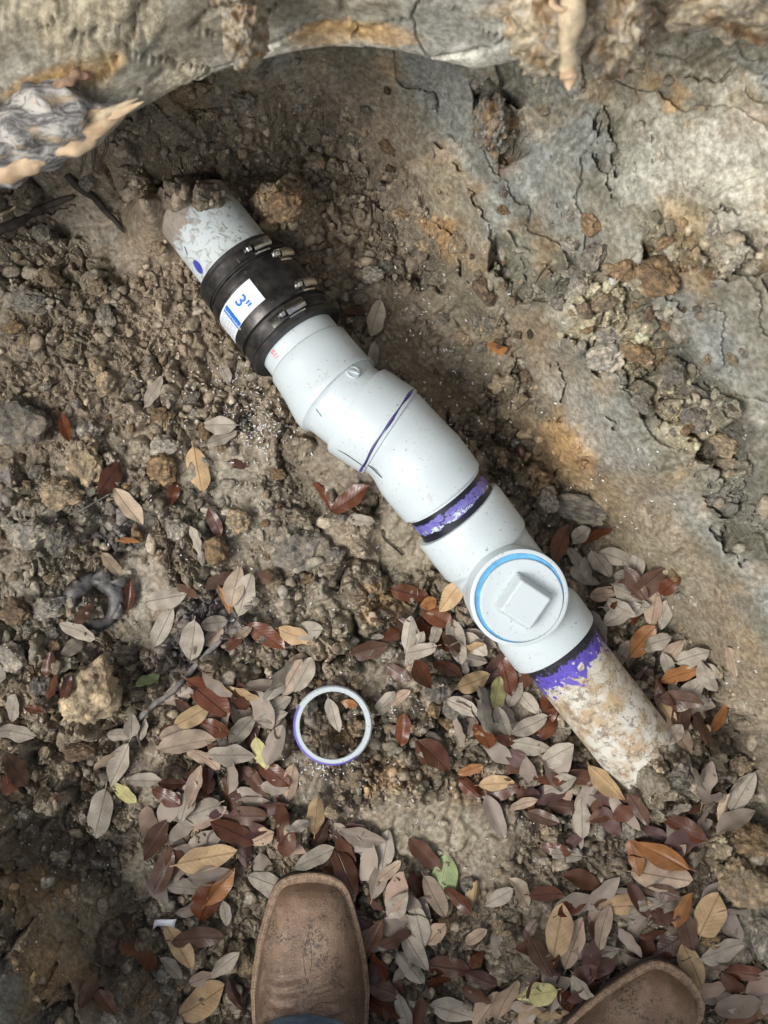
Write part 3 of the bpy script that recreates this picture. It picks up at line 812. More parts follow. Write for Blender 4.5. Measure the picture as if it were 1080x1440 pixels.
# ---- glued run of fittings
run = empty('drain_fitting_run', P(624, 696, 0))
tag(run, 'glued run of white plastic drain bends and cleanout tee with purple primer', 'drain pipe')
RI = .0447
bend1 = sweep('upper_bend', [(412, 472, .0444), (432, 497.6, .0446), (433, 499, .0464), (434.6, 501, .0479), (444, 513.6, .0485), (456, 530, .0496), (466, 544.5, .0514), (471, 551, .0528), (474.2, 554.4, .0529), (475.6, 555.6, .0524),
        (476.4, 556.3, .0496), (480, 559.8, .0479), (488, 566.5, .0474), (496, 572.6, .0477), (501.2, 576.5, .0484), (501.8, 577, .0526), (504.0, 578.6, .0536), (513, 584.6, .0537), (530, 595.8, .0535), (546, 606.4, .0534), (548.3, 608, .0528), (548.9, 608.4, .0515), (546, 606.4, .0440)], M_PVC, run)
bend2 = sweep('lower_bend', [(536, 599.8, .0440), (538, 601.1, .0500), (547.8, 607.6, .0508), (551, 610.0, .0506), (555, 613, .0498), (562, 619.2, .0486), (570, 627.6, .0486), (577, 636, .0492), (584, 645, .0506), (588, 650.3, .0516), (591, 654.2, .0519),
        (600, 665.7, .0518), (612, 680.8, .0514), (620.5, 691.7, .0510), (622.6, 694.2, .0506), (623.6, 695.5, .0496), (623.8, 695.8, .0472), (612, 680.8, .0471)], M_PVC, run)
nip = sweep('nipple', [(619, 689.5, .0466), (632, 707, .0467), (652, 734, .0467)], M_NIP, run)
tee = sweep('cleanout_tee', [(656, 739, .0470), (643.0, 722.6, .0472), (643.2, 722.9, .0515), (644.4, 724.5, .0530), (647.5, 728.6, .0538), (664, 750.3, .0539), (680.5, 771.8, .0537), (683, 775, .0525), (685, 777.6, .0502), (690, 784, .0492),
        (720, 824, .0489), (748, 861.5, .0490), (751, 865.5, .0500), (753, 868, .0516), (757, 873.5, .0527), (776.5, 899.7, .0527), (779, 903, .0520), (779.2, 903.3, RI + .0006), (765, 884, RI + .0004)], M_PVC, run)
tail = sweep('lower_pipe', [(770, 891, .0443), (800, 930, .0444), (850, 994, .0445), (890, 1045, .0445), (928, 1093, .0444)], M_TAIL, run)
# branch of the tee and its plug, upright with a slight lean
D3 = (AP(779, 903) - AP(683, 775)).normalized(); BAX = D3.cross(Vector((-D3.y, D3.x, 0))).normalized(); BC = P(709, 820, ax_z(716, 818))
def lathe(name, prof, mat, parent, seg=72, center=BC, axis=BAX, sm_ang=38):
    e1 = Vector((1, 0, 0)); e1 = (e1 - axis * e1.dot(axis)).normalized(); e2 = axis.cross(e1)
    vs = []; 
    for (r, h) in prof:
        for k in range(seg):
            a = k / seg * 2 * math.pi
            vs.append(tuple(center + axis * h + (e1 * math.cos(a) + e2 * math.sin(a)) * r))
    n = len(prof); ids = np.arange(n * seg).reshape(n, seg); nx_ = np.roll(ids, -1, 1)
    q = np.stack([ids[:-1], nx_[:-1], nx_[1:], ids[1:]], -1).reshape(-1, 4)
    me = np_mesh(name, np.array(vs), q)
    uvl = me.uv_layers.new(name='UVMap')
    li = np.zeros(len(me.loops), dtype=np.int32); me.loops.foreach_get('vertex_index', li)
    uvl.data.foreach_set('uv', np.stack([(li % seg) / seg, .2 + (li // seg) / n], -1).astype(np.float32).ravel())
    o = link_mesh(name, me, mat, parent)
    o.modifiers.new('edges', 'EDGE_SPLIT').split_angle = R(sm_ang)
    return o
lathe('branch_hub', [(.0500, .020), (.0500, .030), (.0490, .036), (.0498, .041), (.0512, .045), (.0522, .052), (.0522, .0745), (.0518, .0762), (.0508, .0768), (.0478, .0768), (.0474, .0760), (.0470, .040)], M_PVC, tee)
PC = BC + Vector((.0022, -.0024, 0))
plug = lathe('cleanout_plug', [(.0001, .0768), (.0405, .0768), (.0420, .0771), (.0434, .0769), (.0440, .0760), (.0441, .0735), (.0441, .045)], M_PVC, run, center=PC)
lathe('thread_tape', [(.0415, .0746), (.0450, .0746), (.0462, .0751), (.0470, .0748), (.0470, .060)], M_TAPE, plug)
def taper_block(name, center, axis, rotdeg, b0, b1, h0, h1, mat, parent):
    e1 = Vector((math.cos(R(rotdeg)), math.sin(R(rotdeg)), 0)); e1 = (e1 - axis * e1.dot(axis)).normalized(); e2 = axis.cross(e1)
    bm = bmesh.new(); lo = []; hi_ = []
    for sx, sy in ((-1, -1), (1, -1), (1, 1), (-1, 1)):
        lo.append(bm.verts.new(center + axis * h0 + (e1 * sx + e2 * sy) * b0)); hi_.append(bm.verts.new(center + axis * h1 + (e1 * sx + e2 * sy) * b1))
    for k in range(4): bm.faces.new((lo[k], lo[(k + 1) % 4], hi_[(k + 1) % 4], hi_[k]))
    bm.faces.new(hi_); bm.faces.new(lo[::-1])
    me = bpy.data.meshes.new(name); bm.to_mesh(me); bm.free()
    o = link_mesh(name, me, mat, parent, smooth=False)
    bv = o.modifiers.new('soft_edges', 'BEVEL'); bv.width = .0022; bv.segments = 3
    return o
taper_block('wrench_lug', PC, BAX, -34, .0232, .0190, .0755, .0960, M_PVC, plug)
# fillet webs where the branch meets the run
# ink: joint line, alignment ticks, print, moulded marks
D2 = (AP(549.5, 609) - AP(502, 578)).normalized(); S2 = Vector((-D2.y, D2.x, 0)).normalized(); U2 = D2.cross(S2).normalized(); O2 = AP(502, 578)
def on2(t, phi, r): return O2 + D2 * t + (S2 * math.sin(phi) + U2 * math.cos(phi)) * r
L2 = (AP(548.6, 608.2) - O2).length
def band_line(name, tfun, wfun, a0, a1, n, r, mat, parent):
    vs = []
    for a in np.linspace(a0, a1, n):
        t = tfun(a); w = wfun(a)
        vs += [tuple(on2(t - w, a, r)), tuple(on2(t + w, a, r))]
    q = np.array([(2 * i, 2 * i + 1, 2 * i + 3, 2 * i + 2) for i in range(n - 1)])
    return link_mesh(name, np_mesh(name, np.array(vs), q), mat, parent)
band_line('ink_line', lambda a: L2 - .0032 + .0004 * math.sin(5 * a), lambda a: .0011 + .0004 * math.sin(9 * a), R(-80), R(72), 50, .0539, M_INK, bend1)
band_line('ink_line', lambda a: L2 - .0022 + .0006 * math.sin(7 * a + 1), lambda a: .0005 + .00025 * math.sin(11 * a), R(-60), R(60), 50, .0541, M_BLACKINK, bend1)
def ink_tick(t0, t1, p0, p1, w, r0, r1, parent):
    n = 14; vs = []
    for i in range(n):
        f = i / (n - 1)
        t = t0 + (t1 - t0) * f; a = R(p0 + (p1 - p0) * f + 1.0 * math.sin(f * 5)); r = r0 + (r1 - r0) * f
        ww = w * (.6 + .5 * math.sin(f * 3.1))
        vs += [tuple(on2(t, a - ww / r, r)), tuple(on2(t, a + ww / r, r))]
    q = np.array([(2 * i, 2 * i + 1, 2 * i + 3, 2 * i + 2) for i in range(n - 1)])
    link_mesh('ink_tick', np_mesh('ink_tick', np.array(vs), q), M_BLACKINK, parent)
ink_tick(.0075, L2 + .0002, -60, -58, .0007, .0540, .0540, bend1)
ink_tick(L2 + .0012, L2 + .020, -57, -62, .0009, .0512, .0514, bend2)
wrapped_text('lettering', 'S1/', .0085, .1115, R(-43), M_PINK, bend1, .0449)
def emblem(t, phi, r, shape, parent):
    pts = {'disc': [(math.cos(k) * .0068, math.sin(k) * .0068) for k in np.linspace(0, 6.28, 28, endpoint=False)],
           'bar': [(-.0050, -.0013), (.0050, -.0013), (.0050, .0013), (-.0050, .0013)]}[shape]
    return pts
D15 = (AP(500, 576) - AP(474, 554)).normalized(); S15 = Vector((-D15.y, D15.x, 0)).normalized(); U15 = D15.cross(S15).normalized(); O15 = AP(474, 554)
def on15(t, phi, r): return O15 + D15 * t + (S15 * math.sin(phi) + U15 * math.cos(phi)) * r
def relief(name, fn, prof, phi, t, r0, mat, parent, nseg=28):
    """moulded mark: stack of outlines (scale, height)"""
    vs = []; n = len(prof[0][0])
    for outline, h in prof:
        for (x, y) in outline: vs.append(tuple(fn(t + x, phi + y / r0, r0 + h)))
    q = []
    for i in range(len(prof) - 1):
        for k in range(n): q.append((n * i + k, n * i + (k + 1) % n, n * (i + 1) + (k + 1) % n, n * (i + 1) + k))
    bm = bmesh.new(); b = [bm.verts.new(v) for v in vs]
    for f in q: bm.faces.new([b[j] for j in f])
    bm.faces.new([b[n * (len(prof) - 1) + k] for k in range(n)])
    bmesh.ops.recalc_face_normals(bm, faces=bm.faces)
    me = bpy.data.meshes.new(name); bm.to_mesh(me); bm.free()
    return link_mesh(name, me, mat, parent, smooth=False)
circ = lambda r, n=28: [(math.cos(k) * r, math.sin(k) * r) for k in np.linspace(0, 2 * math.pi, n, endpoint=False)]
relief('moulded_disc', on15, [(circ(.0072), -.0015), (circ(.0070), .0012), (circ(.0062), .0012), (circ(.0058), .0004)], R(32), .0090, .0494, M_PVC, bend1)
bar = lambda s, a=.5: [(x * math.cos(a) - y * math.sin(a), x * math.sin(a) + y * math.cos(a)) for x, y in ((-.0056 * s, -.0012 * s), (.0056 * s, -.0012 * s), (.0056 * s, .0012 * s), (-.0056 * s, .0012 * s))]
relief('moulded_bar', on15, [(bar(1.1), -.001), (bar(.9), .0022)], R(32), .0090, .0494, M_PVC, bend1)
tri = lambda s: [(-.004 * s, -.003 * s), (.005 * s, 0), (-.004 * s, .003 * s)]
relief('moulded_arrow', on15, [(tri(1.1), -.001), (tri(.95), .0009)], R(-38), .0080, .0494, M_PVC, bend1)

# ------------------------------------------------------------------ cut ring of pipe
rp = drop(468, 1018)
ring = lathe('cut_pipe_ring', [(.0378, 0), (.0378, .009), (.0384, .0098), (.0428, .0098), (.0440, .0088), (.0450, .0070), (.0450, .0), (.0447, -.0006), (.0378, 0)], M_RING, None, 64, center=Vector((0, 0, 0)), axis=Vector((0, 0, 1)))
ring.location = Vector((P(468, 1018, .02).x, P(468, 1018, .02).y, float(ground_z(rp.x + .045 * np.cos(np.linspace(0, 6.28, 40)), rp.y + .045 * np.sin(np.linspace(0, 6.28, 40))).max()) + .003))
ring.rotation_euler = (R(-8), R(7), R(0))
tag(ring, 'thin white ring sawn off a pipe with purple primer on its side', 'pipe ring')

# ------------------------------------------------------------------ torn black plastic ring in the dirt
bp = drop(133, 848)
bring = empty('torn_plastic_ring', Vector((bp.x, bp.y, float(ground_z(bp.x + .03 * np.cos(np.linspace(0, 6.28, 30)), bp.y + .03 * np.sin(np.linspace(0, 6.28, 30))).mean()) + .0035)))
tag(bring, 'torn black plastic ring half buried in the crumbled clay', 'plastic ring')
M_BPL = simple_mat('black_plastic', (.018, .020, .024), .45, var=.6, vscale=110, col2=(.085, .078, .070), bump=.4)
seg = 60; prof_n = 9; vs = []
for k in range(seg):
    a = k / seg * 2 * math.pi
    rr = .0245 + .0020 * math.sin(2 * a + 1) + .0012 * math.sin(5 * a)
    wdt = .0080 + .0014 * math.sin(3 * a + .5)
    for j in range(prof_n):
        b_ = j / prof_n * 2 * math.pi
        x = rr + wdt * math.cos(b_) * (1 + .25 * math.sin(2 * b_ + a)); z = .0032 * math.sin(b_) + .0022 * math.sin(3 * a) + .004
        vs.append((x * math.cos(a), x * math.sin(a) * 1.12, z))
ids = np.arange(seg * prof_n).reshape(seg, prof_n)
q = np.stack([ids, np.roll(ids, -1, 0), np.roll(np.roll(ids, -1, 0), -1, 1), np.roll(ids, -1, 1)], -1).reshape(-1, 4)
o = link_mesh('ring_rim', np_mesh('ring_rim', np.array(vs), q), M_BPL)
o.parent = bring
for a0, ln, w in ((R(72), .020, .024), (R(38), .024, .028), (R(175), .018, .016), (R(-75), .012, .014), (R(-18), .012, .022), (R(128), .011, .018)):
    vs = []; n = 7; mcols = 5
    for i in range(n):
        f = i / (n - 1)
        for j in range(mcols):
            g = j / (mcols - 1) - .5
            rr = .0245 + ln * f; ww = w * (1 - .55 * f) * (1 + .3 * math.sin(5 * g + a0 * 3))
            z = .005 * math.sin(f * 2.3) * (1 + .5 * math.sin(4 * g + a0)) + .004 - .002 * f
            dx, dy = rr, g * ww
            vs.append((dx * math.cos(a0) - dy * math.sin(a0), dx * math.sin(a0) + dy * math.cos(a0), z))
    ids = np.arange(n * mcols).reshape(n, mcols)
    q = np.stack([ids[:-1, :-1], ids[1:, :-1], ids[1:, 1:], ids[:-1, 1:]], -1).reshape(-1, 4)
    o = link_mesh('torn_flap', np_mesh('torn_flap', np.array(vs), q), M_BPL)
    o.parent = bring
    sm_ = o.modifiers.new('thickness', 'SOLIDIFY'); sm_.thickness = .0012
    o.modifiers.new('soft', 'SUBSURF').levels = 1

# ------------------------------------------------------------------ person: jeans and square-toed boots
def leather_mat():
    m, nt, b = new_mat('worn_leather'); N = NT(nt)
    co = N.coord('Object')
    sp = N.n('ShaderNodeSeparateXYZ'); N.l(co, sp.inputs[0])
    T = sp.outputs[1]                                   # metres behind the toe tip are negative y
    tan, brown, dark = (.30, .215, .148), (.130, .084, .058), (.040, .028, .023)
    n0 = N.noise(co, 22, 4, .6)
    back = N.ramp(N.math('ADD', T, N.math('MULTIPLY', N.math('SUBTRACT', n0, .5), .07)), -.045, -.125)
    col = N.mix(back, N.mix(N.ramp(n0, .35, .7), (.19, .115, .070), tan), brown)
    cr = N.n('ShaderNodeTexVoronoi'); cr.feature = 'DISTANCE_TO_EDGE'; cr.inputs['Scale'].default_value = 260
    N.l(co, cr.inputs['Vector'])
    cell = N.ramp(cr.outputs['Distance'], .12, .02)
    col = N.mix(N.math('MULTIPLY', N.math('MULTIPLY', cell, N.ramp(N.noise(co, 40, 3), .42, .6)), .55), col, (.30, .20, .13))
    sc = N.math('MULTIPLY', N.ramp(N.noise(co, 300, 4, .7, .4), .47, .56), N.ramp(N.noise(co, 30, 4, .65), .46, .60))
    col = N.mix(N.math('MULTIPLY', sc, .85), col, dark)
    dust = N.math('MAXIMUM', N.ramp(N.noise(co, 480, 3, .6), .62, .72), N.math('MULTIPLY', N.ramp(N.noise(co, 50, 4, .65), .52, .68), .6))
    col = N.mix(N.math('MULTIPLY', dust, .5), col, (.36, .29, .22))
    N.l(col, b.inputs['Base Color'])
    N.l(N.math('MULTIPLY_ADD', n0, .25), b.inputs['Roughness']); nt.nodes[-1].inputs[2].default_value = .42
    hgt = N.math('ADD', N.math('MULTIPLY', cell, -.5), N.noise(co, 160, 4, .6))
    N.l(N.bump(hgt, .45, .0016), b.inputs['Normal'])
    return m
M_LEATHER = leather_mat()
M_WELT = simple_mat('welt_leather', (.20, .135, .085), .7, var=.5, vscale=160, bump=.4)
M_SOLE = simple_mat('dark_sole', (.045, .034, .027), .75, var=.4, bump=.3)
M_THREAD = simple_mat('pale_thread', (.36, .27, .18), .8)
M_SEAM = simple_mat('dark_seam', (.05, .033, .024), .7)
def denim_mat():
    m, nt, b = new_mat('blue_denim'); N = NT(nt); co = N.coord('Object')
    wv = N.n('ShaderNodeTexWave'); wv.inputs['Scale'].default_value = 420; wv.bands_direction = 'DIAGONAL'; N.l(co, wv.inputs['Vector'])
    c = N.mix(N.ramp(N.noise(co, 45, 4, .65), .35, .7), (.035, .075, .135), (.14, .23, .31))
    c = N.mix(N.math('MULTIPLY', wv.outputs['Fac'], .35), c, (.22, .30, .36))
    N.l(c, b.inputs['Base Color']); b.inputs['Roughness'].default_value = .9
    N.l(N.bump(N.noise(co, 60, 4), .4, .004), b.inputs['Normal'])
    return m
M_DENIM = denim_mat()

WT = np.array([0, .003, .008, .016, .028, .045, .07, .10, .13, .17, .21, .25, .285, .305, .313])
WW = np.array([.0260, .0325, .0385, .0435, .0480, .0530, .0595, .0645, .0675, .0655, .0560, .0470, .0425, .032, .018])
HT = np.array([.0075, .010, .0135, .019, .028, .045, .07, .095, .12, .145, .165, .185])
HH = np.array([.0010, .0085, .0165, .0235, .0290, .0345, .0410, .0490, .0600, .0770, .0980, .125])
SOLE_TOP = .017
def up_half(t):                 # half width of the upper, inside the welt
    return np.interp(t, WT, WW) - np.interp(t, [0, .02, .07, .15], [.0085, .0085, .0072, .0045])
def up_z(x, t):
    w = up_half(t); h = np.interp(t, HT, HH)
    s = np.clip(1 - np.abs(x / w) ** 2.5, 0, 1) ** (1 / 2.0)
    wr = .0024 * np.sin(t * 520 + 2.2 * np.sin(x * 55) + 3 * x / .06) * sstep(.085, .10, t) * sstep(.150, .135, t) * sstep(.95, .5, np.abs(x / w))
    vfold = -.0030 * np.exp(-((t - .128 - 2.0 * x * x * 10) / .006) ** 2) + .0035 * np.exp(-((t - .142) / .008) ** 2)
    dent = -.0018 * np.exp(-((x + .012) / .012) ** 2 - ((t - .062) / .018) ** 2) - .0015 * np.exp(-((x - .02) / .014) ** 2 - ((t - .03) / .012) ** 2)
    return SOLE_TOP + h * s + (wr + vfold + dent) * s
def make_boot(loc, rot, parent, lean=0):
    """boot built with its toe tip at the origin, pointing +y"""
    b = empty('boot', loc)
    b.rotation_euler = (0, 0, rot)
    parts = []
    # upper
    ts = np.concatenate([np.linspace(.0075, .03, 16), np.linspace(.032, .185, 70)]); nn = 48
    th = np.linspace(0, math.pi, nn)
    vs = np.zeros((len(ts), nn, 3))
    for i, t in enumerate(ts):
        w = up_half(t)
        x = w * np.sign(np.cos(th)) * np.abs(np.cos(th)) ** .8
        z = up_z(x, t)
        vs[i, :, 0] = x; vs[i, :, 1] = -t + .0052 * (1 - (x / w) ** 2) * math.exp(-(t - .0075) / .03) - .0035 * math.exp(-(t - .0075) / .012); vs[i, :, 2] = z
    ids = np.arange(len(ts) * nn).reshape(len(ts), nn)
    q = np.stack([ids[:-1, :-1], ids[:-1, 1:], ids[1:, 1:], ids[1:, :-1]], -1).reshape(-1, 4)
    parts.append(link_mesh('boot_upper', np_mesh('boot_upper', vs.reshape(-1, 3), q[:, ::-1]), M_LEATHER))
    # heel counter and shaft under the jeans
    vs = []; sg = 32; lv = [(.017, .062, .046, .235), (.05, .064, .047, .235), (.09, .062, .046, .232), (.14, .058, .048, .225), (.22, .056, .052, .222), (.30, .060, .056, .222)]
    for (z, ry, rx, tc) in lv:
        for k in range(sg):
            a = k / sg * 2 * math.pi
            vs.append((rx * math.cos(a), -tc + ry * math.sin(a), z))
    ids = np.arange(len(lv) * sg).reshape(len(lv), sg); nx_ = np.roll(ids, -1, 1)
    q = np.stack([ids[:-1], nx_[:-1], nx_[1:], ids[1:]], -1).reshape(-1, 4)
    parts.append(link_mesh('boot_shaft', np_mesh('boot_shaft', np.array(vs), q), M_LEATHER))
    # sole and welt slabs
    def slab(name, z0, z1, inset, mat, tmax=.313, bev=.0015):
        tt = np.linspace(0, 1, 60) ** 1.4 * tmax
        w = np.interp(tt, WT, WW) - inset
        right = [(a, -t) for a, t in zip(w, tt)]; left = [(-a, -t) for a, t in zip(w, tt)][::-1]
        bow = lambda x, y: (x, y + (.0035 * (1 - (x / .03) ** 2) if y > -.004 else 0) - (inset if y > -.002 else 0))
        out = [bow(*p) for p in left + right]
        front = [(x, .0045 * (1 - (x / .026) ** 2) - inset) for x in np.linspace(-.022, .022, 9)]
        ol = left + front + right
        bm = bmesh.new()
        lo = [bm.verts.new((x, y, z0)) for x, y in ol]; hi_ = [bm.verts.new((x, y, z1)) for x, y in ol]
        n = len(ol)
        for k in range(n): bm.faces.new((lo[k], lo[(k + 1) % n], hi_[(k + 1) % n], hi_[k]))
        bm.faces.new(hi_); bm.faces.new(lo[::-1])
        bmesh.ops.recalc_face_normals(bm, faces=bm.faces)
        me = bpy.data.meshes.new(name); bm.to_mesh(me); bm.free()
        o = link_mesh(name, me, mat, None, smooth=False)
        bv = o.modifiers.new('soft_edges', 'BEVEL'); bv.width = bev; bv.segments = 3; bv.limit_method = 'ANGLE'
        return o
    parts.append(slab('sole', .0, .0115, .0002, M_SOLE)); parts.append(slab('welt', .0118, .0185, -.0004, M_WELT, .23))
    heel = slab('heel', -.022, -.0005, .002, M_SOLE, .310)
    bm = bmesh.new(); bm.from_mesh(heel.data)
    bmesh.ops.bisect_plane(bm, geom=bm.verts[:] + bm.edges[:] + bm.faces[:], plane_co=(0, -.235, 0), plane_no=(0, 1, 0), clear_outer=True)
    bm.to_mesh(heel.data); bm.free(); parts.append(heel)
    # stitches along the welt: one joined part, far too many to pick out
    vv = []; ff = []
    def stitch(p, d, w, l, z):
        n_ = Vector((-d.y, d.x)); i0 = len(vv)
        for (a, c) in ((-l, -w), (l, -w), (l, w), (-l, w)):
            vv.append((p.x + d.x * a + n_.x * c, p.y + d.y * a + n_.y * c, z))
        vv.append((p.x, p.y, z + .0006))
        for k in range(4): ff.append((i0 + k, i0 + (k + 1) % 4, i0 + 4))
    path = [Vector((-(np.interp(t, WT, WW) - .0035), -t - .002)) for t in np.linspace(.19, .003, 80)] + [Vector((x, .0045 * (1 - (x / .026) ** 2) - .0030)) for x in np.linspace(-.024, .024, 16)] + [Vector((np.interp(t, WT, WW) - .0035, -t - .002)) for t in np.linspace(.003, .19, 80)]
    acc = 0
    for a, c in zip(path[:-1], path[1:]):
        L_ = (c - a).length; d = (c - a).normalized()
        while acc < L_:
            stitch(a + d * acc, d, .00055, .0013, .01865); acc += .0040
        acc -= L_
    so = link_mesh('welt_stitching', np_mesh('welt_stitching', np.array(vv), np.array(ff)), M_THREAD); so['kind'] = 'stuff'; parts.append(so)
    # decorative stitching on the vamp
    def seam(pts2, closed=False):
        bm = bmesh.new(); prev = None; w = .00032
        for i, (x, t) in enumerate(pts2):
            a = pts2[max(i - 1, 0)]; c = pts2[min(i + 1, len(pts2) - 1)]
            d = Vector((c[0] - a[0], c[1] - a[1])).normalized(); n_ = Vector((-d.y, d.x))
            l = bm.verts.new((x + n_.x * w, -(t + n_.y * w), float(up_z(x, t)) + .0003)); r_ = bm.verts.new((x - n_.x * w, -(t - n_.y * w), float(up_z(x, t)) + .0003))
            if prev: bm.faces.new((prev[0], prev[1], r_, l))
            prev = (l, r_)
        me = bpy.data.meshes.new('vamp_seam'); bm.to_mesh(me); bm.free()
        return link_mesh('vamp_seam', me, M_SEAM)
    S = np.linspace(0, 1, 40)
    parts.append(seam([(-.0045 * math.sin(math.pi * s) ** 1.2, .052 + .050 * s) for s in S]))
    parts.append(seam([(.0045 * math.sin(math.pi * s) ** 1.2, .052 + .050 * s) for s in S]))
    parts.append(seam([(.002 + .040 * s, .102 - .010 * math.sin(math.pi * min(s * 1.15, 1)) + .012 * max(0, s - .8) * 5) for s in S]))
    parts.append(seam([(-.002 - .032 * s, .102 - .004 * math.sin(math.pi * s) + .004 * s) for s in S]))
    for k in range(4): parts.append(seam([(.002 + .038 * s, .106 + k * .0085 - .003 * math.sin(math.pi * s) + .002 * math.sin(7 * s + k)) for s in S]))
    for o in parts:
        o.parent = b
    return b

person = empty('person', (.06, -.70, 0))
tag(person, 'person standing in blue jeans and worn brown square-toed leather boots', 'person')
B1 = P(437, 1229, .018); B2 = P(960, 1372, .030)
g1 = float(ground_z(B1.x, B1.y - .08)); g2 = float(ground_z(B2.x - .04, B2.y - .05))
boots = [make_boot(Vector((B1.x, B1.y, .012)), 0, person), make_boot(Vector((B2.x, B2.y, .020)), R(-41), person)]
for b_ in boots:
    mw = b_.location.copy(); b_.parent = person; b_.matrix_parent_inverse = Matrix.Translation(-person.location)
boots[0]['label'] = 'brown square-toed boot with dark scuffs, jeans hem over the instep'
boots[1]['label'] = 'brown square-toed boot turned outward among the leaves'
# jeans: two legs and hips grown as one skin
ank1 = Vector((B1.x, B1.y - .196, 0)); dirr = Vector((math.sin(R(41)), math.cos(R(41)), 0)); ank2 = Vector((B2.x, B2.y, 0)) - dirr * .215
jme = bpy.data.meshes.new('jeans')
hipc = Vector((.06, -.74, .98))
def leg(a, hx): return [(Vector((a.x, a.y, .070)), .080, .092), (Vector((a.x, a.y, .12)), .076, .086), (a + Vector((0, 0, .28)), .070, .078), (a.lerp(hipc, .25) + Vector((0, .03, .46)) - Vector((0, 0, hipc.z * .25)), .074, .078),
            (Vector((hipc.x + hx * 1.05, hipc.y + .03, .72)), .088, .092), (Vector((hipc.x + hx, hipc.y, .88)), .098, .10)]
vsj = [(hipc, .14, .11), (hipc + Vector((0, 0, .12)), .145, .11)]; ej = [(0, 1)]
for a, hx in ((ank1, -.095), (ank2, .095)):
    l_ = leg(a, hx)[::-1]; base = len(vsj); vsj += l_
    ej.append((0, base)); ej += [(base + i, base + i + 1) for i in range(len(l_) - 1)]
jme.from_pydata([tuple(p - Vector((0, 0, 0))) for p, _, _ in vsj], ej, [])
jo = bpy.data.objects.new('jeans', jme); COL.objects.link(jo); jme.materials.append(M_DENIM)
sk = jo.modifiers.new('skin', 'SKIN'); sk.use_smooth_shade = True
for sv, (p, rx, ry) in zip(jme.skin_vertices[0].data, vsj): sv.radius = (rx, ry)
jme.skin_vertices[0].data[0].use_root = True
jo.modifiers.new('soft', 'SUBSURF').levels = 2; jo.modifiers['soft'].render_levels = 2
jo.parent = person; jo.matrix_parent_inverse = Matrix.Translation(-person.location)

# ------------------------------------------------------------------ landmarks used to word the labels
LANDMARKS = [  # (plan px, words)
    (380, 430, 'beside the black rubber coupling'), (515, 590, 'beside the double pipe bend'), (735, 845, 'beside the cleanout tee'),
    (860, 1010, 'beside the rust-stained lower pipe'), (468, 1018, 'by the sawn white pipe ring'), (135, 846, 'by the torn black plastic ring'),
    (437, 1310, 'around the boot below the jeans'), (930, 1400, 'around the boot turned outward'), (130, 975, 'by the big layered pale rock'),
    (30, 600, 'by the largest grey clod'), (418, 765, 'by the round grey clod'),
    (850, 470, 'on the scraped clay wall'), (960, 650, 'on the scraped clay wall'), (690, 330, 'on the scraped clay wall'), (960, 250, 'on the scraped clay wall'),
    (800, 300, 'below the yellowish clumps on the wall'), (1000, 480, 'on the streaked grey wall face'), (880, 700, 'low on the olive wall face'), (720, 560, 'on the wall foot across from the bends'), (560, 330, 'on the slope across from the coupling'), (1010, 330, 'beneath the whitish wall patch'), (230, 480, 'on the pinkish dusty floor'), (70, 480, 'near the flat ochre stone'), (330, 720, 'around the pale round clod'), (250, 1150, 'in the leaf drift near the sawn ring'), (900, 860, 'in the drift between tee and wall'), (650, 920, 'in the drift under the tee'), (770, 1110, 'in the drift beside the lower pipe'), (870, 1290, 'in the drift ahead of the outward boot'), (60, 720, 'by the whitish crumbling clod'), (60, 1180, 'on the crumbly slope beside the dark bank'),
    (180, 220, 'under the overhanging lip'), (420, 200, 'under the overhanging lip'), (80, 1330, 'on the dark streaked clay bank'),
    (1040, 1220, 'by the ochre rock under the wall'), (250, 640, 'among the ochre stones on the floor'), (660, 1250, 'between the two boots'), (620, 1120, 'on the bare trodden patch of floor')]
def near_words(u, v):
    return min(LANDMARKS, key=lambda L: (L[0] - u) ** 2 + (L[1] - v) ** 2)[2]

# ------------------------------------------------------------------ stones and clods
def n3(p, s, seed):
    """cheap 3-D value noise from two 2-D slices"""
    return (vnoise(p[:, 0] * s + 3.1 * seed, p[:, 1] * s + p[:, 2] * s * .7, seed) + vnoise(p[:, 1] * s - 5.7, p[:, 2] * s + p[:, 0] * s * .6, seed + 5) + vnoise(p[:, 2] * s + 9.2, p[:, 0] * s - p[:, 1] * s * .5, seed + 9)) / 3
def ico(sub):
    bm = bmesh.new(); bmesh.ops.create_icosphere(bm, subdivisions=sub, radius=1)
    v = np.array([tuple(x.co) for x in bm.verts]); f = np.array([[y.index for y in x.verts] for x in bm.faces]); bm.free()
    return v, f
ICO = {k: ico(k) for k in (1, 2, 3, 4, 5)}
def clod_verts(sub, seed, rough=.5, facet=.5):
    v, f = ICO[sub]; v = v.copy()
    r_ = np.random.default_rng(seed)
    v = v + (n3(v + seed, 1.1, seed)[:, None] - .5) * .6 * v
    for _ in range(int(9 * facet) + 3):                                  # broken faces
        n = r_.normal(size=3); n /= np.linalg.norm(n); d = r_.uniform(.55, .92)
        s = v @ n
        v = v - np.outer(np.clip(s - d, 0, None) * .93, n)
    rad = np.linalg.norm(v, axis=1, keepdims=True); dr = v / np.maximum(rad, 1e-6)
    w = n3(dr + seed * 3, 4.2, seed + 40); w2 = n3(dr + seed, 10, seed + 60); w3 = n3(dr + seed, 24, seed + 80)
    v = v + dr * ((w[:, None] - .5) * .42 * rough + (w2[:, None] - .5) * .24 * rough + ((w3[:, None] - .5) * .13 * rough if sub > 3 else 0))
    return v, f
HI = [np_mesh('stone', *clod_verts(5, s, 1.15, 1.3)) for s in range(8)]
MID = [np_mesh('clod', *clod_verts(3, 30 + s, 1.3, 1.2)) for s in range(12)]
UN = .020
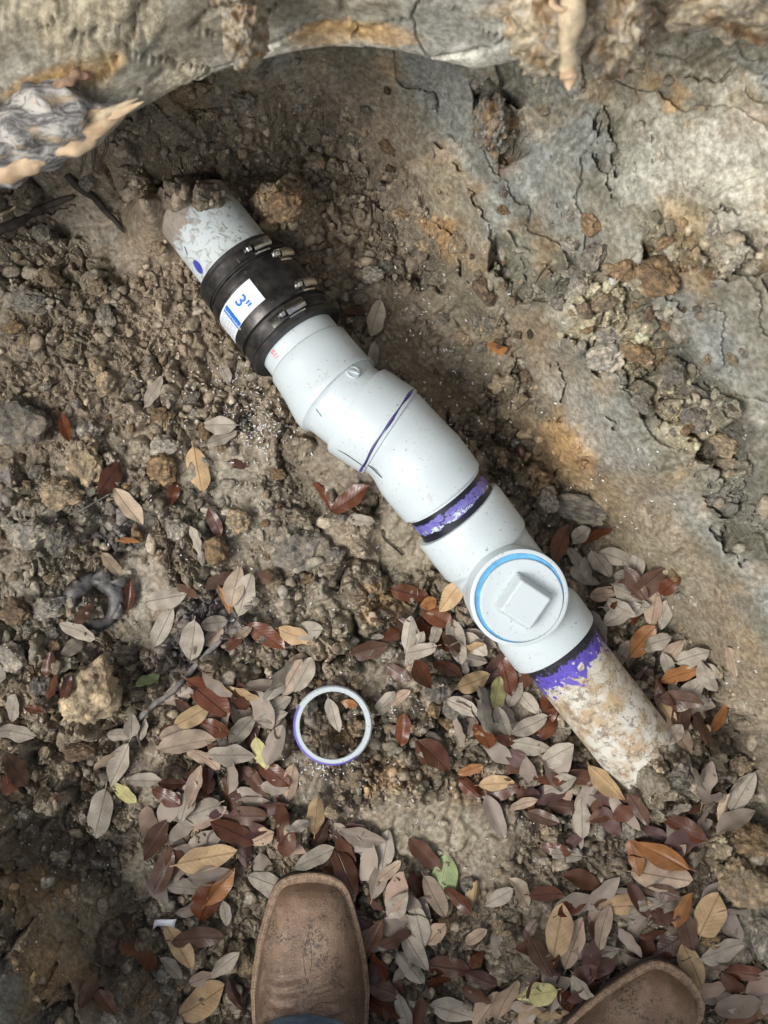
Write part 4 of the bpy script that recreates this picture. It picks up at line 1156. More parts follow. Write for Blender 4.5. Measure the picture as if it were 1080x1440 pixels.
CL = {  # clay kinds
    'grey': ('grey', soil_mat('grey_clod', base=(.23, .215, .185), rand=.5, unit=UN)), 'pale': ('pale grey', soil_mat('pale_clod', base=(.36, .34, .295), rand=.4, unit=UN)),
    'ochre': ('ochre', soil_mat('ochre_stone', base=(.29, .208, .122), rand=.5, unit=UN)), 'brown': ('brown', soil_mat('brown_clod', base=(.155, .115, .078), rand=.5, unit=UN)),
    'tan': ('tan', soil_mat('tan_stone', base=(.33, .27, .185), rand=.4, unit=UN)), 'dark': ('dark brown', soil_mat('dark_clod', base=(.085, .066, .048), rand=.4, unit=UN))}
for me in HI + MID:
    me.materials.append(CL['grey'][1]); me.polygons.foreach_set('use_smooth', np.zeros(len(me.polygons), dtype=bool))
for me in HI: me.polygons.foreach_set('use_smooth', np.ones(len(me.polygons), dtype=bool))

def put(name, me, loc, scale, rot, mat, label, cat, group=None):
    o = bpy.data.objects.new(name, me); COL.objects.link(o)
    o.location = loc; o.scale = scale; o.rotation_euler = rot
    o.material_slots[0].link = 'OBJECT'; o.material_slots[0].material = mat
    return tag(o, label, cat, group)

BIG = [  # u, v, half-length px, half-width px, turn, kind, label
    (30, 597, 40, 36, 20, 'grey', 'largest grey clod of broken clay, against the dark bank'), (122, 604, 20, 17, 0, 'pale', 'pale grey clod next to an upright brown leaf'),
    (131, 650, 32, 24, 80, 'tan', 'tan and white angular stone next to the pale grey clod'), (93, 690, 29, 22, -10, 'tan', 'flat tan-topped stone with a grey underside'),
    (227, 661, 22, 20, 0, 'ochre', 'squarish ochre stone among the floor rubble'), (231, 623, 21, 16, 20, 'pale', 'pale grey stone between two ochre stones'),
    (228, 586, 17, 14, 0, 'ochre', 'rounded ochre stone near a grey curled leaf'), (286, 608, 8, 12, 0, 'ochre', 'small ochre pebble touching two grey leaves'),
    (418, 766, 36, 34, 40, 'grey', 'round grey clod standing off the left flank of the bend'), (136, 978, 48, 42, 60, 'tan', 'big layered pale rock bearing two brown leaves'),
    (120, 1047, 28, 16, -10, 'brown', 'flat brown slab touching the big pale rock'), (48, 750, 30, 21, 10, 'pale', 'whitish crumbling clod near the dark inky soil'),
    (31, 721, 13, 11, 0, 'pale', 'small pale stone next to the whitish clod'), (13, 736, 11, 10, 0, 'pale', 'small pale stone beside the whitish crumbling clod'),
    (254, 745, 16, 14, 0, 'pale', 'pale round clod beside an upturned grey leaf'), (66, 860, 22, 15, 15, 'pale', 'pale clod touching the torn black ring'),
    (20, 922, 22, 20, 0, 'pale', 'white-faced split stone near two brown leaves'), (60, 960, 17, 14, 30, 'grey', 'grey stone beside the big layered pale rock'),
    (32, 860, 24, 20, 0, 'brown', 'brown clod beside the pale clod at the black ring'), (90, 752, 22, 22, 0, 'grey', 'crumbling grey clod near the torn black ring'),
    (338, 735, 18, 16, 0, 'tan', 'tan stone in the rubble near the pale round clod'), (390, 665, 13, 11, 0, 'ochre', 'small ochre stone close to the double bend'),
    (152, 1322, 34, 28, 50, 'dark', 'dark brown block at the foot of the streaked bank'), (1045, 1185, 42, 22, -15, 'ochre', 'broad ochre rock under the clay wall'),
    (1040, 1237, 32, 34, 20, 'tan', 'rough tan rock touching the broad ochre rock'), (1074, 1315, 22, 34, 0, 'pale', 'smooth pale grey stone near the angled boot'),
    (944, 1098, 22, 20, 0, 'grey', 'grey clod at the buried end of the lower pipe'), (1043, 1072, 16, 16, 0, 'tan', 'tan stone in the leaves at the wall foot'),
    (812, 716, 42, 18, -15, 'grey', 'flat grey clay slab leaning on the wall near the tee'), (765, 705, 15, 18, 0, 'grey', 'grey clod between the tee and the flat clay slab'),
    (885, 1155, 17, 20, 0, 'grey', 'smooth grey stone past the lower pipe end'), (40, 425, 26, 18, -10, 'grey', 'grey clod with a white edge under the dark bank'),
    (149, 448, 13, 18, 0, 'pale', 'upright pale block on the dusty floor'), (104, 482, 14, 10, -10, 'tan', 'oval tan stone on the dusty floor'),
    (22, 463, 15, 9, 10, 'ochre', 'flat ochre stone near the grey clod with a white edge'), (39, 478, 11, 9, 0, 'tan', 'small round tan stone beside the flat ochre one'),
    (139, 405, 15, 11, 10, 'tan', 'pinkish tan lump behind the upright pale block'), (521, 391, 16, 14, 20, 'pale', 'pale angular stone across from the rubber coupling'),
    (400, 285, 24, 22, 0, 'ochre', 'wedge of ochre clay beside the old pipe'), (540, 380, 12, 10, 0, 'grey', 'grey stone beside the pale angular stone'),
    (820, 405, 18, 15, 0, 'pale', 'pale lump at the head of the crumbled band in the wall'), (790, 425, 14, 12, 0, 'grey', 'grey lump beside the pale lump in the wall'),
    (852, 420, 20, 14, 20, 'tan', 'tan lump in the crumbled band of the wall'), (858, 465, 20, 14, 10, 'pale', 'pale oval lump in the crumbled band of the wall'),
    (855, 500, 30, 20, 20, 'pale', 'large pale lump low in the crumbled band of the wall'), (958, 518, 22, 17, 10, 'grey', 'grey cobble perched in the crumbled wall'),
    (900, 490, 24, 16, 0, 'ochre', 'ochre lump in the crumbled band of the wall'), (975, 545, 26, 14, -20, 'grey', 'grey lump under the perched cobble'),
    (985, 585, 24, 20, 0, 'grey', 'rounded grey lump low on the crumbled wall'), (935, 385, 34, 26, -40, 'ochre', 'large ochre lump bulging from the wall'),
    (880, 375, 20, 17, 0, 'ochre', 'ochre lump beside a grey wedge of clay'), (840, 360, 26, 17, 40, 'grey', 'grey wedge of clay jutting from the wall'),
    (1020, 620, 22, 16, -30, 'tan', 'tan lump at the foot of the crumbled wall'), (905, 565, 18, 12, -30, 'grey', 'grey lump under the pale lump in the wall'),
    (470, 780, 13, 11, 0, 'grey', 'grey clod near the foot of the bend'), (300, 1405, 18, 15, 0, 'grey', 'grey stone beside the boot under jeans'),
    (340, 1340, 16, 26, 0, 'tan', 'tan stone wedged between leaves and boot'), (615, 965, 18, 16, 0, 'grey', 'grey clod among leaves beneath the tee'), (505, 955, 12, 12, 0, 'tan', 'tan pebble beside the sawn white ring'),
    (436, 990, 10, 16, 0, 'pale', 'pale stone inside the sawn white ring'), (640, 990, 22, 20, 0, 'grey', 'lumpy grey clod left of the leaf pile under tee'),
    (468, 1138, 11, 10, 0, 'tan', 'tan pebble between the ring and the boot toe'), (700, 1300, 8, 12, 0, 'tan', 'tan pebble between the two boots'),
]
KW = {'pale': 'pale', 'grey': 'grey', 'tan': 'tan', 'ochre': 'ochre', 'brown': 'brown', 'dark': 'dark'}
r2 = np.random.default_rng(5)
taken = [(133, 848, 36), (468, 1018, 50)]
for i, (u, v, a, b, tr, kd, lab) in enumerate(BIG):
    p = drop(u, v); k = (CAM_H - p.z) / FPX
    nrm = ground_n(p.x, p.y, .02)
    sx, sy = a * k * 1.12, b * k * 1.12; sz = min(sx, sy) * (.95 if (u, v) != (812, 716) else .55)
    q = Vector((0, 0, 1)).rotation_difference(nrm).to_euler()
    e = (Euler(q).to_matrix() @ Matrix.Rotation(R(tr), 3, 'Z')).to_euler()
    put('stone', HI[i % 8], p + nrm * sz * .55, (sx, sy, sz), e, CL[kd][1], lab.replace('left of', 'beside').replace('left flank', 'flank'), 'stone' if kd in ('ochre', 'tan') else 'clod')
    taken.append((u, v, max(a, b)))

# mid-sized clods, each its own thing
ZONES = [(60, 700, 130, 110, 5), (70, 860, 90, 90, 4), (60, 980, 90, 70, 3), (300, 720, 110, 90, 3.5), (120, 560, 130, 70, 2), (260, 620, 110, 80, 2.5), (420, 820, 90, 70, 2), (870, 450, 70, 60, 9),
         (965, 570, 50, 60, 8), (680, 380, 60, 90, 3), (700, 470, 45, 60, 3.5), (560, 340, 60, 60, 1.5), (540, 930, 110, 80, 1.6), (200, 1380, 90, 70, 4), (110, 1180, 120, 80, 2.5), (1040, 1250, 60, 110, 4),
         (930, 1090, 60, 50, 3), (1000, 400, 80, 60, 3), (520, 200, 60, 60, 2), (480, 1100, 140, 50, 1.2), (660, 1340, 70, 90, 1.6), (60, 420, 120, 120, 1.5), (180, 260, 150, 60, 1.2), (420, 160, 110, 50, 1.5),
         (900, 840, 60, 50, 1.2), (740, 740, 60, 40, 1.5), (690, 200, 40, 60, 1.8), (860, 310, 80, 40, 1.5), (620, 1020, 60, 60, 2), (50, 1100, 80, 70, 2)]
wts = np.array([z[4] * z[2] * z[3] for z in ZONES], float); wts /= wts.sum()
made = 0; tries = 0
while made < 235 and tries < 5000:
    tries += 1
    zc = ZONES[r2.choice(len(ZONES), p=wts)]
    u = zc[0] + r2.normal() * zc[2] * .6; v = zc[1] + r2.normal() * zc[3] * .6
    rad = float(np.clip(r2.lognormal(math.log(9.5), .40), 5.5, 22))
    if not (4 < u < 1076 and 90 < v < 1436): continue
    if any((u - a) ** 2 + (v - b) ** 2 < ((rad + c) * .8) ** 2 for a, b, c in taken): continue
    dp = float(seg_dist(np.array([u]), np.array([v]), AX_PX)[0])
    if dp < 62 or (330 < u < 525 and v > 1215) or (780 < u < 1010 and v > 1335): continue
    taken.append((u, v, rad))
    p = drop(u, v); k = (CAM_H - p.z) / FPX; s = rad * k
    wallish = ground_c(p.x, p.y).mean() > .2
    kd = r2.choice(['grey', 'pale', 'ochre', 'brown', 'tan', 'dark'], p=[.30, .14, .10, .28, .14, .04] if not wallish else [.30, .22, .16, .08, .24, 0])
    w = near_words(u, v)
    size = 'small' if rad < 7.5 else 'middling' if rad < 11 else 'chunky'
    shp = ('angular', 'blocky', 'knobbly', 'flattish')[made % 4]
    put('clod', MID[made % 12], p + Vector((0, 0, s * .38)), (s * r2.uniform(.95, 1.35), s * r2.uniform(.8, 1.1), s * r2.uniform(.6, .95)), tuple(r2.uniform(0, 6.28, 3)), CL[kd][1],
        f'{size} {shp} {CL[kd][0]} clod {w}', 'clod', f'{size} {shp} {CL[kd][0]} clods {w}')
    made += 1

# loose crumbs of earth: thousands, one mass
def crumbs(n, name, seedv, rmin, rmax, sub):
    r3 = np.random.default_rng(seedv)
    U = r3.uniform(-20, 1100, n * 4); V = r3.uniform(70, 1460, n * 4)
    dens = .22 + .9 * sstep(.45, .68, fbm(U / 85, V / 85, 3, 401)) + .6 * sstep(.5, .7, fbm(U / 30, V / 30, 3, 403))
    for zc in ZONES: dens += .22 * zc[4] / 3 * np.exp(-((U - zc[0]) / zc[2]) ** 2 - ((V - zc[1]) / zc[3]) ** 2)
    keep = r3.uniform(0, 1.4, n * 4) < dens
    U, V = U[keep][:n], V[keep][:n]; n = len(U)
    zz = np.zeros(n)
    for _ in range(14):
        k = (CAM_H - zz) / FPX; zz = zz * .5 + .5 * ground_z((U - 540) * k, (720 - V) * k)
    k = (CAM_H - zz) / FPX; X = (U - 540) * k; Y = (720 - V) * k
    zz = ground_z(X, Y)
    i_, _ = gidx(gx, X); j_, _ = gidx(gy, Y)
    ok = r3.uniform(0, 1, n) > GSM[j_, i_] * .93
    X, Y, zz = X[ok], Y[ok], zz[ok]; n = len(X)
    rad = np.clip(r3.lognormal(math.log(rmin * 1.35), .42, n), rmin, rmax)
    v0, f0 = ICO[sub]; nv = len(v0)
    variants = np.stack([clod_verts(sub, 500 + s, 1.3, 1.6)[0] for s in range(10)])
    vv = variants[r3.integers(0, 10, n)]
    a = r3.uniform(0, 6.28, n); b = r3.uniform(0, 6.28, n)
    ca, sa, cb, sb = np.cos(a), np.sin(a), np.cos(b), np.sin(b)
    x, y, z = vv[..., 0], vv[..., 1], vv[..., 2]
    x, y = x * ca[:, None] - y * sa[:, None], x * sa[:, None] + y * ca[:, None]
    y, z = y * cb[:, None] - z * sb[:, None], y * sb[:, None] + z * cb[:, None]
    sq = r3.uniform(.7, 1.25, (n, 1))
    verts = np.stack([x * rad[:, None] * sq + X[:, None], y * rad[:, None] / sq + Y[:, None], z * rad[:, None] * .8 + (zz + rad * .22)[:, None]], -1)
    faces = (f0[None] + (np.arange(n) * nv)[:, None, None]).reshape(-1, 3)
    me = np_mesh(name, verts.reshape(-1, 3), faces)
    c = ground_c(X, Y) * r3.uniform(.70, 1.75, (n, 1))
    tintk = r3.choice(4, n, p=[.58, .24, .09, .09])
    c = np.where((tintk == 1)[:, None], c * .65 + PALE * .35, c); c = np.where((tintk == 2)[:, None], c * .7 + OCHRE * .3, c); c = np.where((tintk == 3)[:, None], c * .65 + CREAM * .35, c)
    set_attr(me, 'Clay', np.repeat(np.clip(c, .02, .6), nv, 0)); set_attr(me, 'Smooth', np.zeros(n * nv), 'FLOAT')
    return tag(link_mesh(name, me, M_GROUND, smooth=False), 'loose crumbs of broken earth strewn over floor and banks', 'soil', kind='stuff')
crumbs(26000, 'soil_crumbs', 71, .0010, .0034, 1)
crumbs(4200, 'soil_lumps', 73, .0032, .0115, 2)
bpy.data.objects['soil_lumps']['label'] = 'coarser loose lumps of broken earth strewn over floor and banks'

# ------------------------------------------------------------------ crumbling clumps on the rim, roots
def clump(name, u, v, z, ru, rv, rz, seedv, colr, label):
    c = P(u, v, z); k = (CAM_H - z) / FPX
    vtx, f = clod_verts(5, seedv, 1.0, .5)
    w = n3(vtx * 1.0, 6, seedv + 3); w2 = n3(vtx, 14, seedv + 5); w3 = n3(vtx, 30, seedv + 7)
    d = vtx / np.linalg.norm(vtx, axis=1, keepdims=True)
    vtx = vtx + d * ((w - .5) * .40 + (w2 - .5) * .14 + (w3 - .5) * .06)[:, None]
    me = np_mesh(name, vtx * np.array([ru * k, rv * k, rz]) + np.array(c), f)
    n_ = n3(vtx, 3, 91)[:, None]; n2_ = n3(vtx, 8, 95)[:, None]
    cc = colr + (OCHRE - colr) * sstep(.52, .66, n_) * .6 + (PALE - colr) * sstep(.54, .66, n2_) * .7 + (BROWN - colr) * sstep(.47, .36, n2_) * .6
    set_attr(me, 'Clay', np.clip(cc, .02, .6)); set_attr(me, 'Smooth', np.zeros(len(vtx)), 'FLOAT')
    return tag(link_mesh(name, me, M_GROUND), label, 'clod')
clump('soil_clump', 775, 50, .56, 66, 58, .05, 201, CREAM * 1.2, 'yellowish crumbling clump with a broken root hanging from it')
clump('soil_clump', 862, 34, .57, 55, 62, .05, 203, CREAM * 1.15, 'yellowish clump next to the dark gap in the rim')
clump('soil_clump', 345, 38, .54, 34, 46, .03, 207, CREAM * .9, 'bright crumbling clump on the smooth grey lip')
clump('soil_clump', 320, -10, .56, 40, 30, .03, 211, CREAM * .9, 'whitish clump set back on the grey lip')
clump('soil_clump', 1025, 4, .56, 85, 48, .05, 209, CREAM * 1.15, 'broad pale clump beyond the dark gap in the rim')
clump('soil_clump', 690, 175, .20, 26, 40, .03, 213, GREY, 'grey crumbling clump under the end of the lip')

def limb(name, pts, radii, mat, parent=None, sides=14, rough=.15, seedv=0, flat=1.0):
    """tapered crooked root or twig"""
    P_ = [Vector(p) for p in pts]
    dense = []; rr = []
    m_ = 7
    for i in range(len(P_) - 1):
        for k in range(m_):
            f = k / m_
            p0 = P_[max(i - 1, 0)]; p1 = P_[i]; p2 = P_[i + 1]; p3 = P_[min(i + 2, len(P_) - 1)]
            dense.append(.5 * ((2 * p1) + (p2 - p0) * f + (2 * p0 - 5 * p1 + 4 * p2 - p3) * f * f + (3 * p1 - p0 - 3 * p2 + p3) * f ** 3))
            rr.append(radii[i] + (radii[i + 1] - radii[i]) * f)
    dense.append(P_[-1]); rr.append(radii[-1])
    n = len(dense); vs = np.zeros((n, sides, 3))
    ref = Vector((.3, .2, 1)).normalized()
    for i in range(n):
        t = (dense[min(i + 1, n - 1)] - dense[max(i - 1, 0)]).normalized()
        e1 = ref.cross(t).normalized(); e2 = t.cross(e1)
        for k in range(sides):
            a = k / sides * 2 * math.pi
            w = 1 + rough * (float(vnoise(np.array([i * .35 + seedv]), np.array([k * .45]), seedv)[0]) - .5) * 2
            vs[i, k] = dense[i] + (e1 * math.cos(a) + e2 * math.sin(a) * flat) * rr[i] * w
    ids = np.arange(n * sides).reshape(n, sides)
    q = [tuple(x) for x in np.stack([ids[:-1], np.roll(ids[:-1], -1, 1), np.roll(ids[1:], -1, 1), ids[1:]], -1).reshape(-1, 4)]
    me = bpy.data.meshes.new(name)
    me.from_pydata([tuple(x) for x in vs.reshape(-1, 3)], [], q + [tuple(ids[0][::-1]), tuple(ids[-1])])
    return link_mesh(name, me, mat, parent)
M_WOOD = simple_mat('fresh_root_wood', (.44, .29, .17), .75, var=.35, vscale=40, bump=.5, col2=(.62, .47, .30))
M_BARK = simple_mat('clay_smeared_bark', (.20, .20, .20), .85, var=.5, vscale=70, bump=.8, col2=(.46, .44, .40))
def bark_mat():
    m, nt, b = new_mat('clay_smeared_bark'); N = NT(nt); mp = N.n('ShaderNodeMapping'); N.l(N.coord('Object'), mp.inputs[0])
    mp.inputs['Rotation'].default_value = (0, 0, -.55); mp.inputs['Scale'].default_value = (.28, 1, 1)
    n = N.noise(mp.outputs[0], 150, 5, .65, .6); n2 = N.noise(mp.outputs[0], 60, 4, .6)
    c = N.mix(N.ramp(n, .38, .62), (.10, .095, .09), (.46, .44, .40))
    c = N.mix(N.math('MULTIPLY', N.ramp(n2, .52, .66), .7), c, (.42, .30, .16))
    N.l(c, b.inputs['Base Color']); b.inputs['Roughness'].default_value = .85
    N.l(N.bump(n, .9, .004), b.inputs['Normal'])
    return m
M_BARK = bark_mat()
M_DROOT = simple_mat('dark_root', (.035, .028, .022), .8, var=.5, vscale=120, bump=.5)
M_GROOT = simple_mat('grey_root', (.16, .15, .14), .85, var=.4, vscale=120, bump=.5)
M_SROOT = simple_mat('straw', (.42, .34, .22), .8, var=.3)
M_RROOT = simple_mat('reddish_bark', (.24, .15, .095), .85, var=.5, vscale=90, bump=.6)
root = empty('broken_root', P(60, 190, .47))
tag(root, 'broken tree root with splintered pale wood lying on the lip', 'root')
def pl(*a): return [P(u, v, z) for u, v, z in a]
limb('root_bark', pl((-140, 255, .470), (-60, 232, .474), (0, 212, .478), (45, 186, .482), (85, 158, .486), (108, 128, .492)), [.022, .026, .028, .030, .028, .016], M_BARK, root, 28, .22, 3)
limb('root_bark', pl((70, 178, .470), (110, 175, .474), (140, 170, .478), (160, 160, .482), (178, 150, .486)), [.024, .022, .014, .008, .003], M_BARK, root, 20, .2, 9)
limb('splintered_wood', pl((-120, 268, .480), (-40, 245, .486), (10, 236, .488), (50, 225, .488), (65, 222, .486)), [.012, .013, .012, .009, .002], M_WOOD, root, 12, .35, 5, .7)
limb('splintered_wood', pl((0, 222, .486), (50, 214, .488), (100, 200, .488), (140, 178, .486), (168, 158, .486), (180, 149, .488)), [.004, .007, .010, .009, .005, .001], M_WOOD, root, 12, .35, 6, .7)
for k in range(11):
    f = k / 10; u0 = -30 + 190 * f + random.uniform(-8, 8); v0 = 240 - 78 * f - 14 * math.sin(f * 3) + random.uniform(-7, 7); ln = random.uniform(26, 60)
    limb('wood_splinter', pl((u0 - ln * .6, v0 + ln * .22, .486), (u0, v0, .491), (u0 + ln * .45, v0 - ln * .20, .491), (u0 + ln, v0 - ln * .46, .490)), [.0015, .0042, .0030, .0004], (M_WOOD, M_SROOT, M_WOOD, M_BARK)[k % 4], root, 7, .25, 60 + k, .6)
limb('torn_bark', pl((76, 128, .503), (94, 114, .505), (116, 106, .504), (126, 110, .500)), [.003, .005, .004, .001], M_RROOT, root, 10, .6, 12)
for k in range(7):
    u = 118 + k * 5 + random.uniform(-3, 3)
    tag(limb('rootlet', pl((u, 178 - k, .47), (u + random.uniform(-6, 6), 205, .43), (u + random.uniform(-14, 10), 235 + random.uniform(-8, 14), .40)), [.0007, .0006, .0003], M_DROOT, None, 5, .1, k), 'thin dark rootlet dangling beneath the broken root', 'root', 'rootlets under the broken root')
hr = empty('hanging_root', P(800, 60, .60))
tag(hr, 'pale snapped root stub hanging down from the yellowish clump', 'root')
limb('root_stub', pl((806, -70, .62), (808, -10, .625), (803, 30, .622), (800, 60, .615), (799, 95, .608), (800, 108, .606)), [.010, .009, .0085, .0065, .0055, .0045], M_SROOT, hr, 12, .25, 21)
limb('broken_tip', pl((799, 100, .607), (802, 112, .606), (800, 128, .604)), [.0055, .0050, .0006], M_WOOD, hr, 8, .5, 22)
limb('side_fibre', pl((790, -20, .625), (776, 4, .628), (792, 14, .63), (804, 4, .63)), [.002, .0022, .0018, .001], M_WOOD, hr, 7, .2, 25)
limb('side_fibre', pl((812, 70, .612), (811, 110, .608), (813, 130, .604)), [.0012, .001, .0004], M_GROOT, hr, 6, .2, 27)
for a in ((772, 92, 768, 130), (764, 100, 752, 122), (880, 96, 905, 112)):
    tag(limb('rootlet', pl((a[0], a[1], .52), ((a[0] + a[2]) / 2 + 3, (a[1] + a[3]) / 2, .51), (a[2], a[3], .50)), [.0008, .0006, .0003], M_SROOT, None, 5), 'pale hair-thin rootlet hanging from the yellowish clump', 'root', 'rootlets under the yellowish clumps')
def ground_path(px, lift):
    return [drop(u, v) + Vector((0, 0, lift)) for u, v in px]
tag(limb('exposed_root', ground_path([(98, 250), (112, 266), (135, 282), (152, 300), (168, 318), (178, 330)], .010), [.0035, .0042, .004, .0035, .003, .001], M_DROOT, None, 10, .3, 31), 'dark curved root crossing the bank below the broken root', 'root')
tag(limb('exposed_root', ground_path([(-10, 332), (25, 318), (55, 300), (80, 288), (108, 280)], .008), [.006, .006, .005, .004, .002], M_DROOT, None, 10, .3, 33), 'thick dark root half sunk beside the pale twig', 'root')
tag(limb('twig', ground_path([(-6, 312), (10, 306), (20, 300), (27, 294)], .012), [.0022, .0026, .002, .0012], M_SROOT, None, 8, .2, 35), 'short pale broken twig on the dark bank', 'twig')
tag(limb('exposed_root', ground_path([(312, 900), (290, 920), (268, 945), (250, 965), (225, 985), (200, 1005), (193, 1020), (200, 1048)], .003), [.0016, .003, .0035, .003, .0035, .003, .003, .001], M_GROOT, None, 9, .4, 37), 'long grey root snaking over the dirt near a green leaf', 'root')
tag(limb('twig', ground_path([(100, 724), (120, 715), (140, 704), (157, 694)], .006), [.001, .0013, .001, .0007], M_GROOT, None, 7, .2, 39), 'thin grey twig beside the cream leaf', 'twig')
tag(limb('twig', ground_path([(236, 760), (238, 780), (242, 800)], .003), [.0012, .0012, .0006], M_DROOT, None, 7, .2, 41), 'short dark twig on the grey patch of floor', 'twig')
tag(limb('twig', ground_path([(537, 745), (540, 757), (552, 768), (566, 780)], .004), [.0014, .001, .0012, .0012], M_DROOT, None, 7, .2, 43), 'black hooked twig under the double bend', 'twig')
tag(limb('twig', ground_path([(1012, 1215), (1008, 1250), (1006, 1290), (1005, 1305)], .012), [.0008, .001, .0012, .0008], M_GROOT, None, 7, .2, 45), 'thin upright grey stalk beside the tan curled leaf', 'twig')
for i, (u, v, a, L_) in enumerate(((290, 1025, 30, 22), (180, 1075, 60, 20), (190, 1130, 80, 16), (985, 1210, -40, 22), (992, 1222, -70, 16), (305, 780, 10, 12), (435, 900, 20, 10), (300, 1165, 20, 10), (215, 1390, 30, 14))):
    c, s = math.cos(R(a)), math.sin(R(a))
    tag(limb('straw_fibre', ground_path([(u - c * L_ / 2, v + s * L_ / 2), (u + 2, v + 2), (u + c * L_ / 2, v - s * L_ / 2)], .006), [.0005, .0007, .0004], M_SROOT, None, 5, .2, 50 + i), f'thin straw-coloured fibre on the ground {near_words(u, v)}', 'fibre', f'straw fibres {near_words(u, v)}')

# acorns
M_ACORN = simple_mat('acorn_shell', (.095, .042, .028), .3, var=.4)
M_CUP = simple_mat('acorn_cup', (.15, .10, .07), .85, var=.4, vscale=400, bump=.6)
def acorn(u, v, rot, label, lift=.006):
    p = drop(u, v); o = empty('acorn', p + Vector((0, 0, lift))); tag(o, label, 'acorn')
    a = lathe('shell', [(.0003, .0105), (.0012, .0098), (.0032, .0080), (.0048, .0045), (.0054, .0), (.0050, -.004), (.0036, -.0065), (.0002, -.007)], M_ACORN, None, 20, Vector((0, 0, 0)), UPV); a.parent = o
    o.rotation_euler = rot
    return o
acorn(307, 611, (R(80), 0, R(100)), 'dark round acorn tucked between two grey leaves', .008)
acorn(733, 638, (R(70), 0, R(200)), 'dark acorn stuck on the clay wall beside the tee', .005)
acorn(945, 1187, (R(60), 0, R(40)), 'brown acorn among leaves past the lower pipe', .01)

# ------------------------------------------------------------------ leaves
def leaf_mat(name, c1, c2, rough, vein, spots):
    m, nt, b = new_mat(name); N = NT(nt)
    co = N.coord('Object'); sp = N.n('ShaderNodeSeparateXYZ'); N.l(co, sp.inputs[0])
    oi = N.n('ShaderNodeObjectInfo')
    col = N.mix(oi.outputs['Random'], c1, c2)
    add = N.n('ShaderNodeVectorMath', operation='MULTIPLY_ADD'); N.l(co, add.inputs[0]); add.inputs[1].default_value = (1, 1, 1)
    cmb = N.n('ShaderNodeCombineXYZ'); 
    for s in range(3): N.l(N.math('MULTIPLY', oi.outputs['Random'], 37.0 + s * 11), cmb.inputs[s])
    N.l(cmb.outputs[0], add.inputs[2]); vec = add.outputs[0]
    n = N.noise(vec, 3.2, 5, .6)
    col = N.mix(N.ramp(n, .30, .72), N.mix(1.0, col, (.78, .74, .70), 'MULTIPLY'), N.mix(1.0, col, (1.16, 1.14, 1.10), 'MULTIPLY'))
    sv = N.n('ShaderNodeMath', operation='SINE')
    side = N.math('ADD', N.math('MULTIPLY', sp.outputs[0], 62.0), N.math('MULTIPLY', N.math('ABSOLUTE', sp.outputs[1]), -70.0))
    N.l(side, sv.inputs[0])
    veins = N.ramp(sv.outputs[0], .93, 1.0)
    col = N.mix(N.math('MULTIPLY', veins, .12), col, vein)
    mid = N.ramp(N.math('ABSOLUTE', sp.outputs[1]), .016, .007)
    col = N.mix(N.math('MULTIPLY', mid, .55), col, vein)
    dots = N.ramp(N.noise(vec, 16, 3, .6), .68, .73)
    col = N.mix(N.math('MULTIPLY', dots, spots), col, (.05, .03, .02))
    N.l(col, b.inputs['Base Color'])
    b.inputs['Roughness'].default_value = rough; b.inputs['Specular IOR Level'].default_value = .5 if rough < .5 else .3
    N.l(N.bump(N.math('ADD', N.math('MULTIPLY', mid, -.8), N.math('MULTIPLY', veins, -.25)), .5, .01), b.inputs['Normal'])
    return m
LK = {  # letter: (words, material)
    'g': ('grey-brown', leaf_mat('leaf_underside', (.295, .270, .228), (.395, .362, .308), .75, (.18, .15, .12), .30)),
    'p': ('pinkish tan', leaf_mat('leaf_pinkish', (.41, .315, .235), (.36, .295, .235), .7, (.19, .125, .09), .35)),
    'b': ('glossy brown', leaf_mat('leaf_brown', (.135, .044, .018), (.070, .028, .016), .30, (.040, .014, .009), .3)),
    'm': ('dark maroon', leaf_mat('leaf_maroon', (.078, .040, .026), (.120, .070, .050), .38, (.040, .017, .014), .3)),
    't': ('tan', leaf_mat('leaf_tan', (.47, .335, .190), (.40, .300, .180), .6, (.24, .14, .07), .6)),
    'o': ('orange-brown', leaf_mat('leaf_orange', (.32, .150, .055), (.25, .115, .045), .38, (.15, .06, .02), .4)),
    'c': ('pale cream', leaf_mat('leaf_cream', (.60, .49, .355), (.55, .46, .36), .6, (.30, .21, .14), .2)),
    'y': ('yellow-green', leaf_mat('leaf_yellowgreen', (.46, .44, .215), (.42, .40, .20), .55, (.30, .29, .13), .4)),
    'e': ('green', leaf_mat('leaf_green', (.16, .205, .10), (.27, .345, .165), .5, (.36, .38, .22), .3))}
